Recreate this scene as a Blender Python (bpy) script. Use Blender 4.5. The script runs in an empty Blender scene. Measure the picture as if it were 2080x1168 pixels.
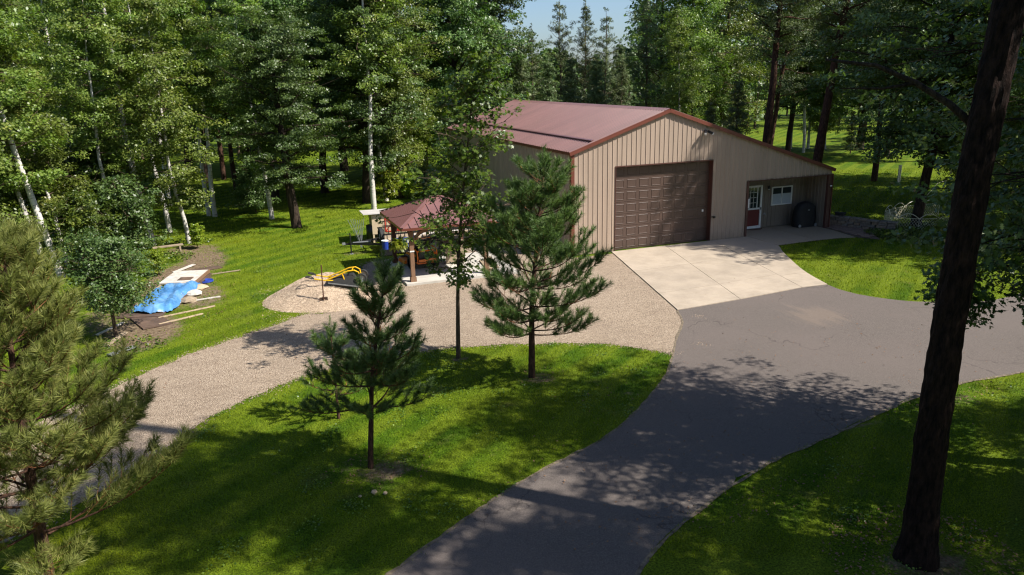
import bpy, math, random
import numpy as np
PI = math.pi
from mathutils import Vector, Matrix, Quaternion, Euler

# ---------------------------------------------------------------- camera, world, sun, exposure
scene = bpy.context.scene
COL = scene.collection
YAW, PITCH, ROLL = math.radians(19.874), math.radians(15.646), math.radians(-1.457)
fwd = Vector((math.sin(YAW)*math.cos(PITCH), math.cos(YAW)*math.cos(PITCH), -math.sin(PITCH)))
rgt = Vector((math.cos(YAW), -math.sin(YAW), 0)); upv = rgt.cross(fwd)
r2 = math.cos(ROLL)*rgt + math.sin(ROLL)*upv; u2 = -math.sin(ROLL)*rgt + math.cos(ROLL)*upv
cam_d = bpy.data.cameras.new('camera'); cam = bpy.data.objects.new('camera', cam_d); COL.objects.link(cam)
CAM = Vector((-13.267, -29.015, 7.583))
cam.matrix_world = Matrix(((r2.x, u2.x, -fwd.x, CAM.x), (r2.y, u2.y, -fwd.y, CAM.y), (r2.z, u2.z, -fwd.z, CAM.z), (0, 0, 0, 1)))
cam_d.sensor_width = 36; cam_d.lens = 36*1532.624/2080
cam_d.clip_start = .1; cam_d.clip_end = 2000
scene.camera = cam
SUN_EL, SUN_A = math.radians(47), math.radians(37)      # elevation; angle from +X towards -Y
sunv = Vector((math.cos(SUN_A)*math.cos(SUN_EL), -math.sin(SUN_A)*math.cos(SUN_EL), math.sin(SUN_EL)))
world = bpy.data.worlds.new('World'); scene.world = world; world.use_nodes = True
wn = world.node_tree; sky = wn.nodes.new('ShaderNodeTexSky'); sky.sky_type = 'NISHITA'; sky.sun_disc = False
sky.sun_elevation = SUN_EL; sky.sun_rotation = math.atan2(sunv.x, sunv.y)
sky.dust_density = 1.2; sky.air_density = .85; sky.ozone_density = 4.5
wn.links.new(sky.outputs[0], wn.nodes['Background'].inputs[0]); wn.nodes['Background'].inputs[1].default_value = .09
sl = bpy.data.lights.new('sun', 'SUN'); sl.energy = 5.0; sl.angle = math.radians(.55); sl.color = (1, .95, .86)
so = bpy.data.objects.new('sun', sl); COL.objects.link(so); so.rotation_euler = sunv.to_track_quat('Z', 'Y').to_euler(); so.location = (0, 0, 40)
scene.view_settings.view_transform = 'Standard'; scene.view_settings.look = 'None'
scene.view_settings.exposure = .76; scene.view_settings.gamma = 1; scene.view_settings.use_curve_mapping = False
scene.cycles.use_denoising = True; scene.cycles.denoiser = 'OPENIMAGEDENOISE'; scene.cycles.denoising_input_passes = 'RGB_ALBEDO_NORMAL'; scene.cycles.denoising_prefilter = 'ACCURATE'; scene.cycles.filter_width = 1.2; scene.cycles.sample_clamp_indirect = 4
scene.cycles.max_bounces = 6; scene.cycles.diffuse_bounces = 3; scene.cycles.transmission_bounces = 4
scene.cycles.glossy_bounces = 2; scene.cycles.transparent_max_bounces = 6

# ---------------------------------------------------------------- materials
def _n(nt, t, **k):
    n = nt.nodes.new(t)
    for a, v in k.items():
        if a.startswith('i_'):
            n.inputs[a[2:].replace('_', ' ')].default_value = v
        else: setattr(n, a, v)
    return n
def c4(c): return (c[0], c[1], c[2], 1)
def new_mat(name):
    m = bpy.data.materials.new(name); m.use_nodes = True
    return m, m.node_tree, m.node_tree.nodes['Principled BSDF']
def ramp(nt, fac, stops, interp='LINEAR'):
    r = nt.nodes.new('ShaderNodeValToRGB'); r.color_ramp.interpolation = interp
    e = r.color_ramp.elements
    while len(e) < len(stops): e.new(.5)
    for k, (p, c) in zip(e, stops): k.position = p; k.color = c4(c)
    if fac is not None: nt.links.new(fac, r.inputs[0])
    return r.outputs[0]
def mixc(nt, fac, a, b, mode='MIX'):
    m = nt.nodes.new('ShaderNodeMix'); m.data_type = 'RGBA'; m.blend_type = mode
    for s, v in ((0, fac), (6, a), (7, b)):
        if hasattr(v, 'links') or isinstance(v, bpy.types.NodeSocket): nt.links.new(v, m.inputs[s])
        else: m.inputs[s].default_value = v if s == 0 else c4(v)
    return m.outputs[2]
def noise(nt, vec, scale, detail=4, rough=.6):
    n = nt.nodes.new('ShaderNodeTexNoise'); n.inputs['Scale'].default_value = scale
    n.inputs['Detail'].default_value = detail; n.inputs['Roughness'].default_value = rough
    if vec is not None: nt.links.new(vec, n.inputs['Vector'])
    return n.outputs['Fac']
def mapping(nt, vec, scale=(1, 1, 1), rot=(0, 0, 0)):
    m = nt.nodes.new('ShaderNodeMapping'); m.inputs['Scale'].default_value = scale; m.inputs['Rotation'].default_value = rot
    nt.links.new(vec, m.inputs['Vector']); return m.outputs[0]
def bump(nt, h, strength, dist, bs):
    b = nt.nodes.new('ShaderNodeBump'); b.inputs['Strength'].default_value = strength; b.inputs['Distance'].default_value = dist
    nt.links.new(h, b.inputs['Height']); nt.links.new(b.outputs[0], bs.inputs['Normal'])
def mathn(nt, op, a, b=None, c=None):
    m = nt.nodes.new('ShaderNodeMath'); m.operation = op
    for i, v in enumerate((a, b, c)):
        if v is None: continue
        if isinstance(v, bpy.types.NodeSocket): nt.links.new(v, m.inputs[i])
        else: m.inputs[i].default_value = v
    return m.outputs[0]

def simple(name, col, rough=.6, metal=0, var=.15, scale=6, bmp=0, stretch=(1, 1, 1), spec=.5, dirt=None):
    """painted / plain surface with soft tone variation, grain and optional dirt"""
    m, nt, bs = new_mat(name)
    tc = nt.nodes.new('ShaderNodeTexCoord'); v = mapping(nt, tc.outputs['Object'], stretch)
    f = noise(nt, v, scale, 5)
    lo = tuple(max(0, x*(1-var)) for x in col); hi = tuple(min(1, x*(1+var)) for x in col)
    o = ramp(nt, f, [(.3, lo), (.7, hi)])
    if dirt:
        g = noise(nt, tc.outputs['Object'], scale*.35, 6, .7)
        o = mixc(nt, ramp(nt, g, [(.52, (0, 0, 0)), (.72, (.7, .7, .7))]), o, dirt)
    nt.links.new(o, bs.inputs['Base Color'])
    bs.inputs['Roughness'].default_value = rough; bs.inputs['Metallic'].default_value = metal
    bs.inputs['Specular IOR Level'].default_value = spec
    if bmp: bump(nt, noise(nt, v, scale*4, 3), bmp, .01, bs)
    return m

def foliage_mat(name, stops, trans=.3, rough=.42, spec=.45, tcol=None):
    m, nt, bs = new_mat(name)
    at = nt.nodes.new('ShaderNodeAttribute'); at.attribute_name = 'rnd'
    oi = nt.nodes.new('ShaderNodeObjectInfo')
    c = ramp(nt, at.outputs['Fac'], stops)
    hv = nt.nodes.new('ShaderNodeHueSaturation')
    v = mathn(nt, 'MULTIPLY_ADD', oi.outputs['Random'], .55, .78); h = mathn(nt, 'MULTIPLY_ADD', oi.outputs['Random'], .034, .479)
    nt.links.new(v, hv.inputs['Value']); nt.links.new(h, hv.inputs['Hue']); nt.links.new(c, hv.inputs['Color'])
    nt.links.new(hv.outputs[0], bs.inputs['Base Color'])
    bs.inputs['Roughness'].default_value = rough; bs.inputs['Specular IOR Level'].default_value = spec
    tr = nt.nodes.new('ShaderNodeBsdfTranslucent')
    tc = mixc(nt, 1.0, hv.outputs[0], tcol or (1.5, 1.7, .6), 'MULTIPLY'); nt.links.new(tc, tr.inputs[0])
    mx = nt.nodes.new('ShaderNodeMixShader'); mx.inputs[0].default_value = trans
    out = nt.nodes['Material Output']
    nt.links.new(bs.outputs[0], mx.inputs[1]); nt.links.new(tr.outputs[0], mx.inputs[2]); nt.links.new(mx.outputs[0], out.inputs[0])
    return m

def lawn_colour(nt):
    g = nt.nodes.new('ShaderNodeNewGeometry'); P = g.outputs['Position']
    big = noise(nt, P, .16, 3); mid = noise(nt, P, 1.3, 5, .65)
    c = ramp(nt, mid, [(.3, (.050, .118, .004)), (.5, (.092, .172, .005)), (.72, (.155, .228, .008))])
    c = mixc(nt, ramp(nt, big, [(.42, (0, 0, 0)), (.68, (.75, .75, .75))]), c, (.200, .235, .010))
    # mowing stripes, a faint tone change where the blades lie the other way
    v = mapping(nt, P, (1, 1, 1), (0, 0, math.radians(-127)))
    w = nt.nodes.new('ShaderNodeTexWave'); w.bands_direction = 'X'; w.wave_profile = 'SIN'
    w.inputs['Scale'].default_value = .27; w.inputs['Distortion'].default_value = 1.2; w.inputs['Detail'].default_value = 1; w.inputs['Detail Scale'].default_value = .5
    nt.links.new(v, w.inputs['Vector'])
    dry = noise(nt, P, .85, 6, .72); c = mixc(nt, ramp(nt, dry, [(.57, (0, 0, 0)), (.72, (.75, .75, .75))]), c, (.21, .215, .06))
    deep = noise(nt, mapping(nt, P, (1, 1, 1), (0, 0, 1)), .5, 5, .7); c = mixc(nt, ramp(nt, deep, [(.52, (0, 0, 0)), (.7, (.6, .6, .6))]), c, (.055, .125, .006))
    c = mixc(nt, ramp(nt, w.outputs['Fac'], [(.35, (0, 0, 0)), (.8, (.8, .8, .8))]), c, (.185, .250, .014))
    return c, P
def make_ground_mat():
    m, nt, bs = new_mat('lawn_ground')
    c, P = lawn_colour(nt)
    fine = noise(nt, P, 26, 4, .75)
    c = mixc(nt, 1.0, c, ramp(nt, fine, [(.34, (.10, .12, .08)), (.62, (1.0, 1.0, .9))]), 'MULTIPLY')
    at = nt.nodes.new('ShaderNodeAttribute'); at.attribute_name = 'soil'
    brk = noise(nt, P, 3.2, 6, .75)
    s = mathn(nt, 'ADD', at.outputs['Fac'], mathn(nt, 'MULTIPLY_ADD', brk, .9, -.45))
    sc = ramp(nt, noise(nt, P, 9, 5, .7), [(.3, (.055, .034, .022)), (.5, (.165, .118, .076)), (.7, (.29, .225, .15))])
    c = mixc(nt, ramp(nt, s, [(.42, (0, 0, 0)), (.62, (1, 1, 1))]), c, sc)
    nt.links.new(c, bs.inputs['Base Color']); bs.inputs['Roughness'].default_value = .9; bs.inputs['Specular IOR Level'].default_value = .15
    bump(nt, fine, .8, .03, bs)
    return m
def make_blade_mat():
    m, nt, bs = new_mat('grass_blade')
    c, P = lawn_colour(nt)
    at = nt.nodes.new('ShaderNodeAttribute'); at.attribute_name = 'rnd'
    c = mixc(nt, 1.0, c, ramp(nt, at.outputs['Fac'], [(0, (.35, .45, .3)), (.5, (.95, .95, .8)), (.88, (1.5, 1.38, 1.2)), (1, (1.9, 1.7, 1.8))]), 'MULTIPLY')
    nt.links.new(c, bs.inputs['Base Color']); bs.inputs['Roughness'].default_value = .7; bs.inputs['Specular IOR Level'].default_value = .10
    tr = nt.nodes.new('ShaderNodeBsdfTranslucent'); nt.links.new(mixc(nt, 1.0, c, (1.35, 1.35, .35), 'MULTIPLY'), tr.inputs[0])
    mx = nt.nodes.new('ShaderNodeMixShader'); mx.inputs[0].default_value = .35
    nt.links.new(bs.outputs[0], mx.inputs[1]); nt.links.new(tr.outputs[0], mx.inputs[2]); nt.links.new(mx.outputs[0], nt.nodes['Material Output'].inputs[0])
    return m
def make_gravel_mat(name='gravel', pile=False):
    m, nt, bs = new_mat(name)
    g = nt.nodes.new('ShaderNodeNewGeometry'); P = g.outputs['Position']
    v = nt.nodes.new('ShaderNodeTexVoronoi'); v.inputs['Scale'].default_value = 52; nt.links.new(P, v.inputs['Vector'])
    sep = nt.nodes.new('ShaderNodeSeparateColor'); nt.links.new(v.outputs['Color'], sep.inputs[0])
    c = ramp(nt, sep.outputs[0], [(.0, (.13, .095, .068)), (.2, (.27, .205, .148)), (.55, (.37, .285, .208)), (.85, (.45, .355, .265)), (1, (.58, .48, .38))])
    big = noise(nt, P, .35, 6, .7)
    c = mixc(nt, ramp(nt, big, [(.45, (0, 0, 0)), (.75, (.55, .55, .55))]), c, (.25, .19, .14))
    # faint wheel and wash lines
    v2 = mapping(nt, P, (.35, 1.6, 1), (0, 0, math.radians(-28)))
    ln = noise(nt, v2, 1.4, 7, .7)
    c = mixc(nt, ramp(nt, ln, [(.485, (0, 0, 0)), (.5, (.5, .5, .5)), (.515, (0, 0, 0))]), c, (.13, .095, .07))
    if pile: c = mixc(nt, 1.0, c, (1.32, 1.30, 1.26), 'MULTIPLY')
    nt.links.new(c, bs.inputs['Base Color']); bs.inputs['Roughness'].default_value = .9; bs.inputs['Specular IOR Level'].default_value = .2
    bump(nt, v.outputs['Distance'], .6 if pile else 1.0, .02, bs)
    return m
def make_asphalt_mat():
    m, nt, bs = new_mat('asphalt')
    g = nt.nodes.new('ShaderNodeNewGeometry'); P = g.outputs['Position']
    f = noise(nt, P, 55, 3, .8)
    c = ramp(nt, f, [(.3, (.050, .040, .036)), (.5, (.118, .099, .088)), (.66, (.19, .162, .145)), (.78, (.40, .36, .33))])
    b = noise(nt, P, .3, 5, .6)
    c = mixc(nt, ramp(nt, b, [(.4, (0, 0, 0)), (.72, (.6, .6, .6))]), c, (.145, .118, .106))
    v2 = mapping(nt, P, (2.2, .25, 1), (0, 0, math.radians(38)))
    t = noise(nt, v2, 1.1, 5, .7)
    c = mixc(nt, ramp(nt, t, [(.64, (0, 0, 0)), (.76, (.35, .35, .35))]), c, (.23, .185, .155))
    # the pale rubbed patch in front of the garage
    d = nt.nodes.new('ShaderNodeVectorMath'); d.operation = 'DISTANCE'; nt.links.new(mapping(nt, P, (1, 1, 1)), d.inputs[0]); d.inputs[1].default_value = (3.6, -10.9, 0)
    pm = mathn(nt, 'SUBTRACT', mathn(nt, 'MULTIPLY_ADD', noise(nt, v2, 2.2, 5), 2.4, -.1), d.outputs['Value'])
    c = mixc(nt, ramp(nt, pm, [(.0, (0, 0, 0)), (.7, (.32, .32, .32))]), c, (.24, .18, .135))
    cr = nt.nodes.new('ShaderNodeTexVoronoi'); cr.feature = 'DISTANCE_TO_EDGE'; cr.inputs['Scale'].default_value = .42
    wob = nt.nodes.new('ShaderNodeVectorMath'); wob.operation = 'ADD'; nt.links.new(P, wob.inputs[0])
    nn = nt.nodes.new('ShaderNodeTexNoise'); nn.inputs['Scale'].default_value = 1.4; nn.inputs['Detail'].default_value = 5; nt.links.new(P, nn.inputs['Vector'])
    sc_ = nt.nodes.new('ShaderNodeVectorMath'); sc_.operation = 'SCALE'; sc_.inputs['Scale'].default_value = 1.1; nt.links.new(nn.outputs['Color'], sc_.inputs[0]); nt.links.new(sc_.outputs[0], wob.inputs[1])
    nt.links.new(wob.outputs[0], cr.inputs['Vector'])
    gate = noise(nt, P, .33, 2)
    ck = mathn(nt, 'MULTIPLY', ramp(nt, cr.outputs['Distance'], [(0, (1, 1, 1)), (.010, (0, 0, 0))]), ramp(nt, gate, [(.52, (0, 0, 0)), (.6, (.6, .6, .6))]))
    c = mixc(nt, ck, c, (.022, .018, .016))
    nt.links.new(c, bs.inputs['Base Color']); bs.inputs['Roughness'].default_value = .8; bs.inputs['Specular IOR Level'].default_value = .25
    bump(nt, f, .5, .008, bs)
    return m
def make_concrete_mat(name='concrete', base=(.395, .325, .252)):
    m, nt, bs = new_mat(name)
    g = nt.nodes.new('ShaderNodeNewGeometry'); P = g.outputs['Position']
    oi = nt.nodes.new('ShaderNodeObjectInfo')
    a = noise(nt, P, .9, 7, .68); b = noise(nt, mapping(nt, P, (1, 6, 1), (0, 0, math.radians(6))), 1.6, 5, .6); f = noise(nt, P, 70, 2)
    c = ramp(nt, a, [(.3, tuple(x*.80 for x in base)), (.6, tuple(x*1.08 for x in base))])
    c = mixc(nt, ramp(nt, b, [(.5, (0, 0, 0)), (.75, (.35, .35, .35))]), c, (.36, .28, .18))
    c = mixc(nt, 1.0, c, ramp(nt, f, [(.3, (.86, .86, .86)), (.7, (1.06, 1.06, 1.06))]), 'MULTIPLY')
    # run-off staining towards the right-hand lawn
    s = nt.nodes.new('ShaderNodeSeparateXYZ'); nt.links.new(P, s.inputs[0])
    st = mathn(nt, 'ADD', mathn(nt, 'MULTIPLY', s.outputs['X'], .09), mathn(nt, 'MULTIPLY_ADD', a, 1.2, -.9))
    c = mixc(nt, ramp(nt, st, [(.35, (0, 0, 0)), (.85, (.55, .55, .55))]), c, (.25, .185, .10))
    hv = nt.nodes.new('ShaderNodeHueSaturation'); nt.links.new(mathn(nt, 'MULTIPLY_ADD', oi.outputs['Random'], .12, .94), hv.inputs['Value']); nt.links.new(c, hv.inputs['Color'])
    nt.links.new(hv.outputs[0], bs.inputs['Base Color']); bs.inputs['Roughness'].default_value = .85
    bump(nt, f, .3, .005, bs)
    return m
def make_bark(name, a, b, stretch=(6, 6, 1.2), scale=3, bstr=1.0):
    m, nt, bs = new_mat(name)
    tc = nt.nodes.new('ShaderNodeTexCoord'); v = mapping(nt, tc.outputs['Object'], stretch)
    f = noise(nt, v, scale, 6, .7)
    nt.links.new(ramp(nt, f, [(.35, a), (.65, b)]), bs.inputs['Base Color']); bs.inputs['Roughness'].default_value = .9; bs.inputs['Specular IOR Level'].default_value = .15
    bump(nt, f, bstr, .05, bs)
    return m
def make_birch_bark():
    m, nt, bs = new_mat('birch_bark')
    tc = nt.nodes.new('ShaderNodeTexCoord')
    f = noise(nt, mapping(nt, tc.outputs['Object'], (1.2, 1.2, 6)), 1.6, 5, .7)
    g = noise(nt, tc.outputs['Object'], .9, 3)
    c = ramp(nt, f, [(.36, (.06, .05, .045)), (.42, (.48, .45, .41)), (.7, (.64, .61, .57))])
    c = mixc(nt, ramp(nt, g, [(.58, (0, 0, 0)), (.72, (.6, .6, .6))]), c, (.30, .25, .20))
    nt.links.new(c, bs.inputs['Base Color']); bs.inputs['Roughness'].default_value = .7
    bump(nt, f, .3, .02, bs)
    return m

M = {}
M['ground'] = make_ground_mat(); M['blade'] = make_blade_mat(); M['gravel'] = make_gravel_mat(); M['pile'] = make_gravel_mat('pile_gravel', True)
M['asphalt'] = make_asphalt_mat(); M['concrete'] = make_concrete_mat(); M['slabwhite'] = make_concrete_mat('pale_concrete', (.50, .47, .42))
M['bark_dark'] = make_bark('dark_bark', (.014, .011, .009), (.075, .052, .038))
M['bark_pine'] = make_bark('pine_bark', (.022, .014, .011), (.13, .068, .045), (5, 5, 1.5), 3)
M['twig'] = make_bark('orange_brown_twig', (.10, .042, .018), (.30, .13, .055), (3, 3, 3), 6)
M['door_trim'] = simple('dark_brown_trim', (.085, .034, .026), .45)
M['bark_big'] = make_bark('shaded_old_pine_bark', (.004, .003, .003), (.040, .021, .016), (7, 7, 2), 2.2)  # bark darkened to stand in for shade from other trees
M['bark_brown'] = make_bark('brown_bark', (.05, .035, .025), (.17, .12, .085))
M['bark_birch'] = make_birch_bark()
M['leaf_birch'] = foliage_mat('birch_leaves', [(0, (.064, .108, .018)), (.5, (.122, .180, .030)), (.85, (.185, .235, .048)), (1, (.29, .29, .07))])
M['leaf_oak'] = foliage_mat('oak_leaves', [(0, (.034, .068, .018)), (.5, (.070, .124, .030)), (.9, (.125, .185, .050)), (1, (.19, .23, .075))], .25)
M['leaf_maple'] = foliage_mat('maple_leaves', [(0, (.040, .086, .010)), (.5, (.074, .140, .016)), (.85, (.125, .200, .024)), (1, (.24, .27, .05))], .3, .38)
M['needle_far'] = foliage_mat('pine_needles_far', [(0, (.034, .058, .020)), (.5, (.075, .112, .034)), (1, (.15, .175, .06))], .12, .5, .35)
M['needle_near'] = foliage_mat('young_pine_needles', [(0, (.085, .115, .026)), (.45, (.18, .215, .052)), (.85, (.30, .31, .09)), (1, (.46, .30, .12))], .25, .5, .35, (1.3, 1.4, .7))
M['needle_mid'] = foliage_mat('mid_green_pine_needles', [(0, (.045, .090, .026)), (.45, (.090, .155, .042)), (.85, (.16, .225, .070)), (1, (.32, .24, .10))], .22, .5, .35, (1.3, 1.4, .7))
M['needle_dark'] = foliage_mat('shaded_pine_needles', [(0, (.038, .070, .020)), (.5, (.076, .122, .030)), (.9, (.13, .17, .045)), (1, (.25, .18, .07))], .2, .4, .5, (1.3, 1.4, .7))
M['leaf_bush'] = foliage_mat('bush_leaves', [(0, (.032, .065, .010)), (.5, (.070, .120, .018)), (1, (.18, .23, .025))], .3)
M['leaf_yellow'] = foliage_mat('yellow_green_leaves', [(0, (.10, .16, .012)), (.5, (.17, .24, .02)), (1, (.33, .33, .03))], .35)
def siding_mat():
    m, nt, bs = new_mat('tan_siding'); P = nt.nodes.new('ShaderNodeNewGeometry').outputs['Position']
    s = nt.nodes.new('ShaderNodeSeparateXYZ'); nt.links.new(P, s.inputs[0])
    c = ramp(nt, noise(nt, mapping(nt, P, (2, 2, .25)), 1.6, 5, .65), [(.3, (.335, .255, .198)), (.7, (.395, .303, .236))])
    # rain-splash dirt along the foot of the wall
    d = mathn(nt, 'SUBTRACT', mathn(nt, 'MULTIPLY_ADD', noise(nt, mapping(nt, P, (3, 3, .8)), 2.5, 5), .9, -.05), s.outputs['Z'])
    c = mixc(nt, ramp(nt, d, [(0, (0, 0, 0)), (.5, (.5, .5, .5))]), c, (.20, .15, .105))
    # rows of screw heads
    zz = mathn(nt, 'ABSOLUTE', mathn(nt, 'SUBTRACT', mathn(nt, 'FRACT', mathn(nt, 'MULTIPLY', s.outputs['Z'], 1.4)), .5))
    xx = mathn(nt, 'ABSOLUTE', mathn(nt, 'SUBTRACT', mathn(nt, 'FRACT', mathn(nt, 'MULTIPLY', mathn(nt, 'ADD', s.outputs['X'], s.outputs['Y']), 4.374)), .78))
    k = mathn(nt, 'MULTIPLY', mathn(nt, 'LESS_THAN', zz, .016), mathn(nt, 'LESS_THAN', xx, .05))
    c = mixc(nt, mathn(nt, 'MULTIPLY', k, .5), c, (.16, .12, .09))
    oi = nt.nodes.new('ShaderNodeObjectInfo'); hv = nt.nodes.new('ShaderNodeHueSaturation'); nt.links.new(mathn(nt, 'MULTIPLY_ADD', oi.outputs['Random'], .10, .95), hv.inputs['Value']); nt.links.new(c, hv.inputs['Color']); c = hv.outputs[0]
    nt.links.new(c, bs.inputs['Base Color']); bs.inputs['Roughness'].default_value = .5; bs.inputs['Specular IOR Level'].default_value = .4
    return m
M['tan'] = siding_mat()
M['tan_shaded'] = simple('shaded_porch_siding', (.19, .155, .12), .6, 0, .08, 1.5)  # barn siding colour darkened to imitate the porch shade
def roof_mat():
    m, nt, bs = new_mat('red_brown_roof_metal'); P = nt.nodes.new('ShaderNodeNewGeometry').outputs['Position']
    c = ramp(nt, noise(nt, mapping(nt, P, (.35, 2.2, .35)), 1.2, 6, .7), [(.3, (.168, .082, .075)), (.7, (.215, .104, .095))])
    c = mixc(nt, ramp(nt, noise(nt, P, .5, 5, .7), [(.5, (0, 0, 0)), (.75, (.35, .35, .35))]), c, (.15, .085, .07))
    oi = nt.nodes.new('ShaderNodeObjectInfo'); hv = nt.nodes.new('ShaderNodeHueSaturation'); nt.links.new(mathn(nt, 'MULTIPLY_ADD', oi.outputs['Random'], .16, .90), hv.inputs['Value']); nt.links.new(c, hv.inputs['Color'])
    nt.links.new(hv.outputs[0], bs.inputs['Base Color']); bs.inputs['Roughness'].default_value = .36; bs.inputs['Specular IOR Level'].default_value = .5
    return m
M['roof'] = roof_mat()
M['trim'] = simple('rust_red_trim', (.145, .042, .027), .4, 0, .10, 2, 0, (1, 1, 1), .5)
M['door_brown'] = simple('brown_door_paint', (.080, .050, .040), .42, 0, .06, 3, .05)
M['door_red'] = simple('dark_red_door', (.13, .012, .012), .5)
M['white'] = simple('white_paint', (.74, .74, .72), .45, 0, .05, 4)
M['black'] = simple('black_steel', (.014, .014, .015), .4, 0, .3, 8)
M['rubber'] = simple('black_rubber', (.018, .018, .018), .75, 0, .3, 12)
M['grey'] = simple('grey_metal', (.28, .29, .30), .45, .4, .15, 8)
M['edge_dirt'] = simple('sandy_edge_dirt', (.16, .125, .085), .95, 0, .6, 9, .4)
M['cover'] = simple('black_grill_cover', (.010, .010, .011), .7, 0, .4, 5, .3)
M['cedar'] = simple('weathered_cedar', (.20, .115, .068), .75, 0, .28, 5, .3, (5, 5, .5), .3)
M['cedar_dark'] = simple('dark_cedar', (.085, .036, .022), .7, 0, .28, 5, .3, (5, 5, .5), .3)  # darker cedar for back posts, side beams and the shovel handle
M['board'] = simple('grey_brown_board', (.30, .235, .165), .8, 0, .3, 4, .2, (1, 6, 6), .2)
M['board_white'] = simple('peeling_white_board', (.52, .48, .43), .75, 0, .25, 4, .2, (1, 1, 1), .3, (.27, .20, .15))
M['rust'] = simple('rusty_brown_sheet', (.10, .066, .050), .7, 0, .35, 3, .2, (1, 1, 1), .3, (.22, .14, .10))
M['tarp'] = simple('blue_tarpaulin', (.065, .20, .43), .4, 0, .35, 3, .5, (1, 1, 1), .5, (.28, .46, .66))
M['yellow'] = simple('yellow_tube_paint', (.72, .42, .010), .35, 0, .08, 5)
M['orange'] = simple('orange_mower_paint', (.68, .16, .008), .35, 0, .08, 5)
M['blue'] = simple('blue_plastic', (.02, .05, .30), .4)
M['cream'] = simple('cream_coop_paint', (.56, .44, .29), .6, 0, .08, 2)
M['redpaint'] = simple('red_trim_paint', (.50, .035, .018), .5)
M['tin'] = simple('pale_tin_roof', (.62, .58, .54), .4, .1, .1, 2, 0, (1, 1, 1), .5, (.5, .42, .34))
M['stone'] = simple('grey_field_stone', (.20, .165, .135), .85, 0, .35, 6, .5)
M['stone2'] = simple('brown_field_stone', (.26, .19, .135), .85, 0, .35, 6, .5)
M['wire'] = simple('cream_wire', (.75, .70, .55), .5, 0, .1)
M['terracotta'] = simple('brown_brick_paver', (.22, .145, .11), .85, 0, .3, 4, .3)
M['wood_pale'] = simple('pale_new_lumber', (.42, .32, .21), .75, 0, .25, 5)
def make_glass():
    m, nt, bs = new_mat('window_glass')
    bs.inputs['Base Color'].default_value = (.03, .04, .045, 1); bs.inputs['Roughness'].default_value = .04; bs.inputs['Specular IOR Level'].default_value = .9
    return m
M['glass'] = make_glass()
M['shade_cloth'] = simple('pale_window_shade', (.42, .47, .50), .6, 0, .06)
M['lens'] = simple('white_lamp_lens', (.8, .8, .78), .3)

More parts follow.
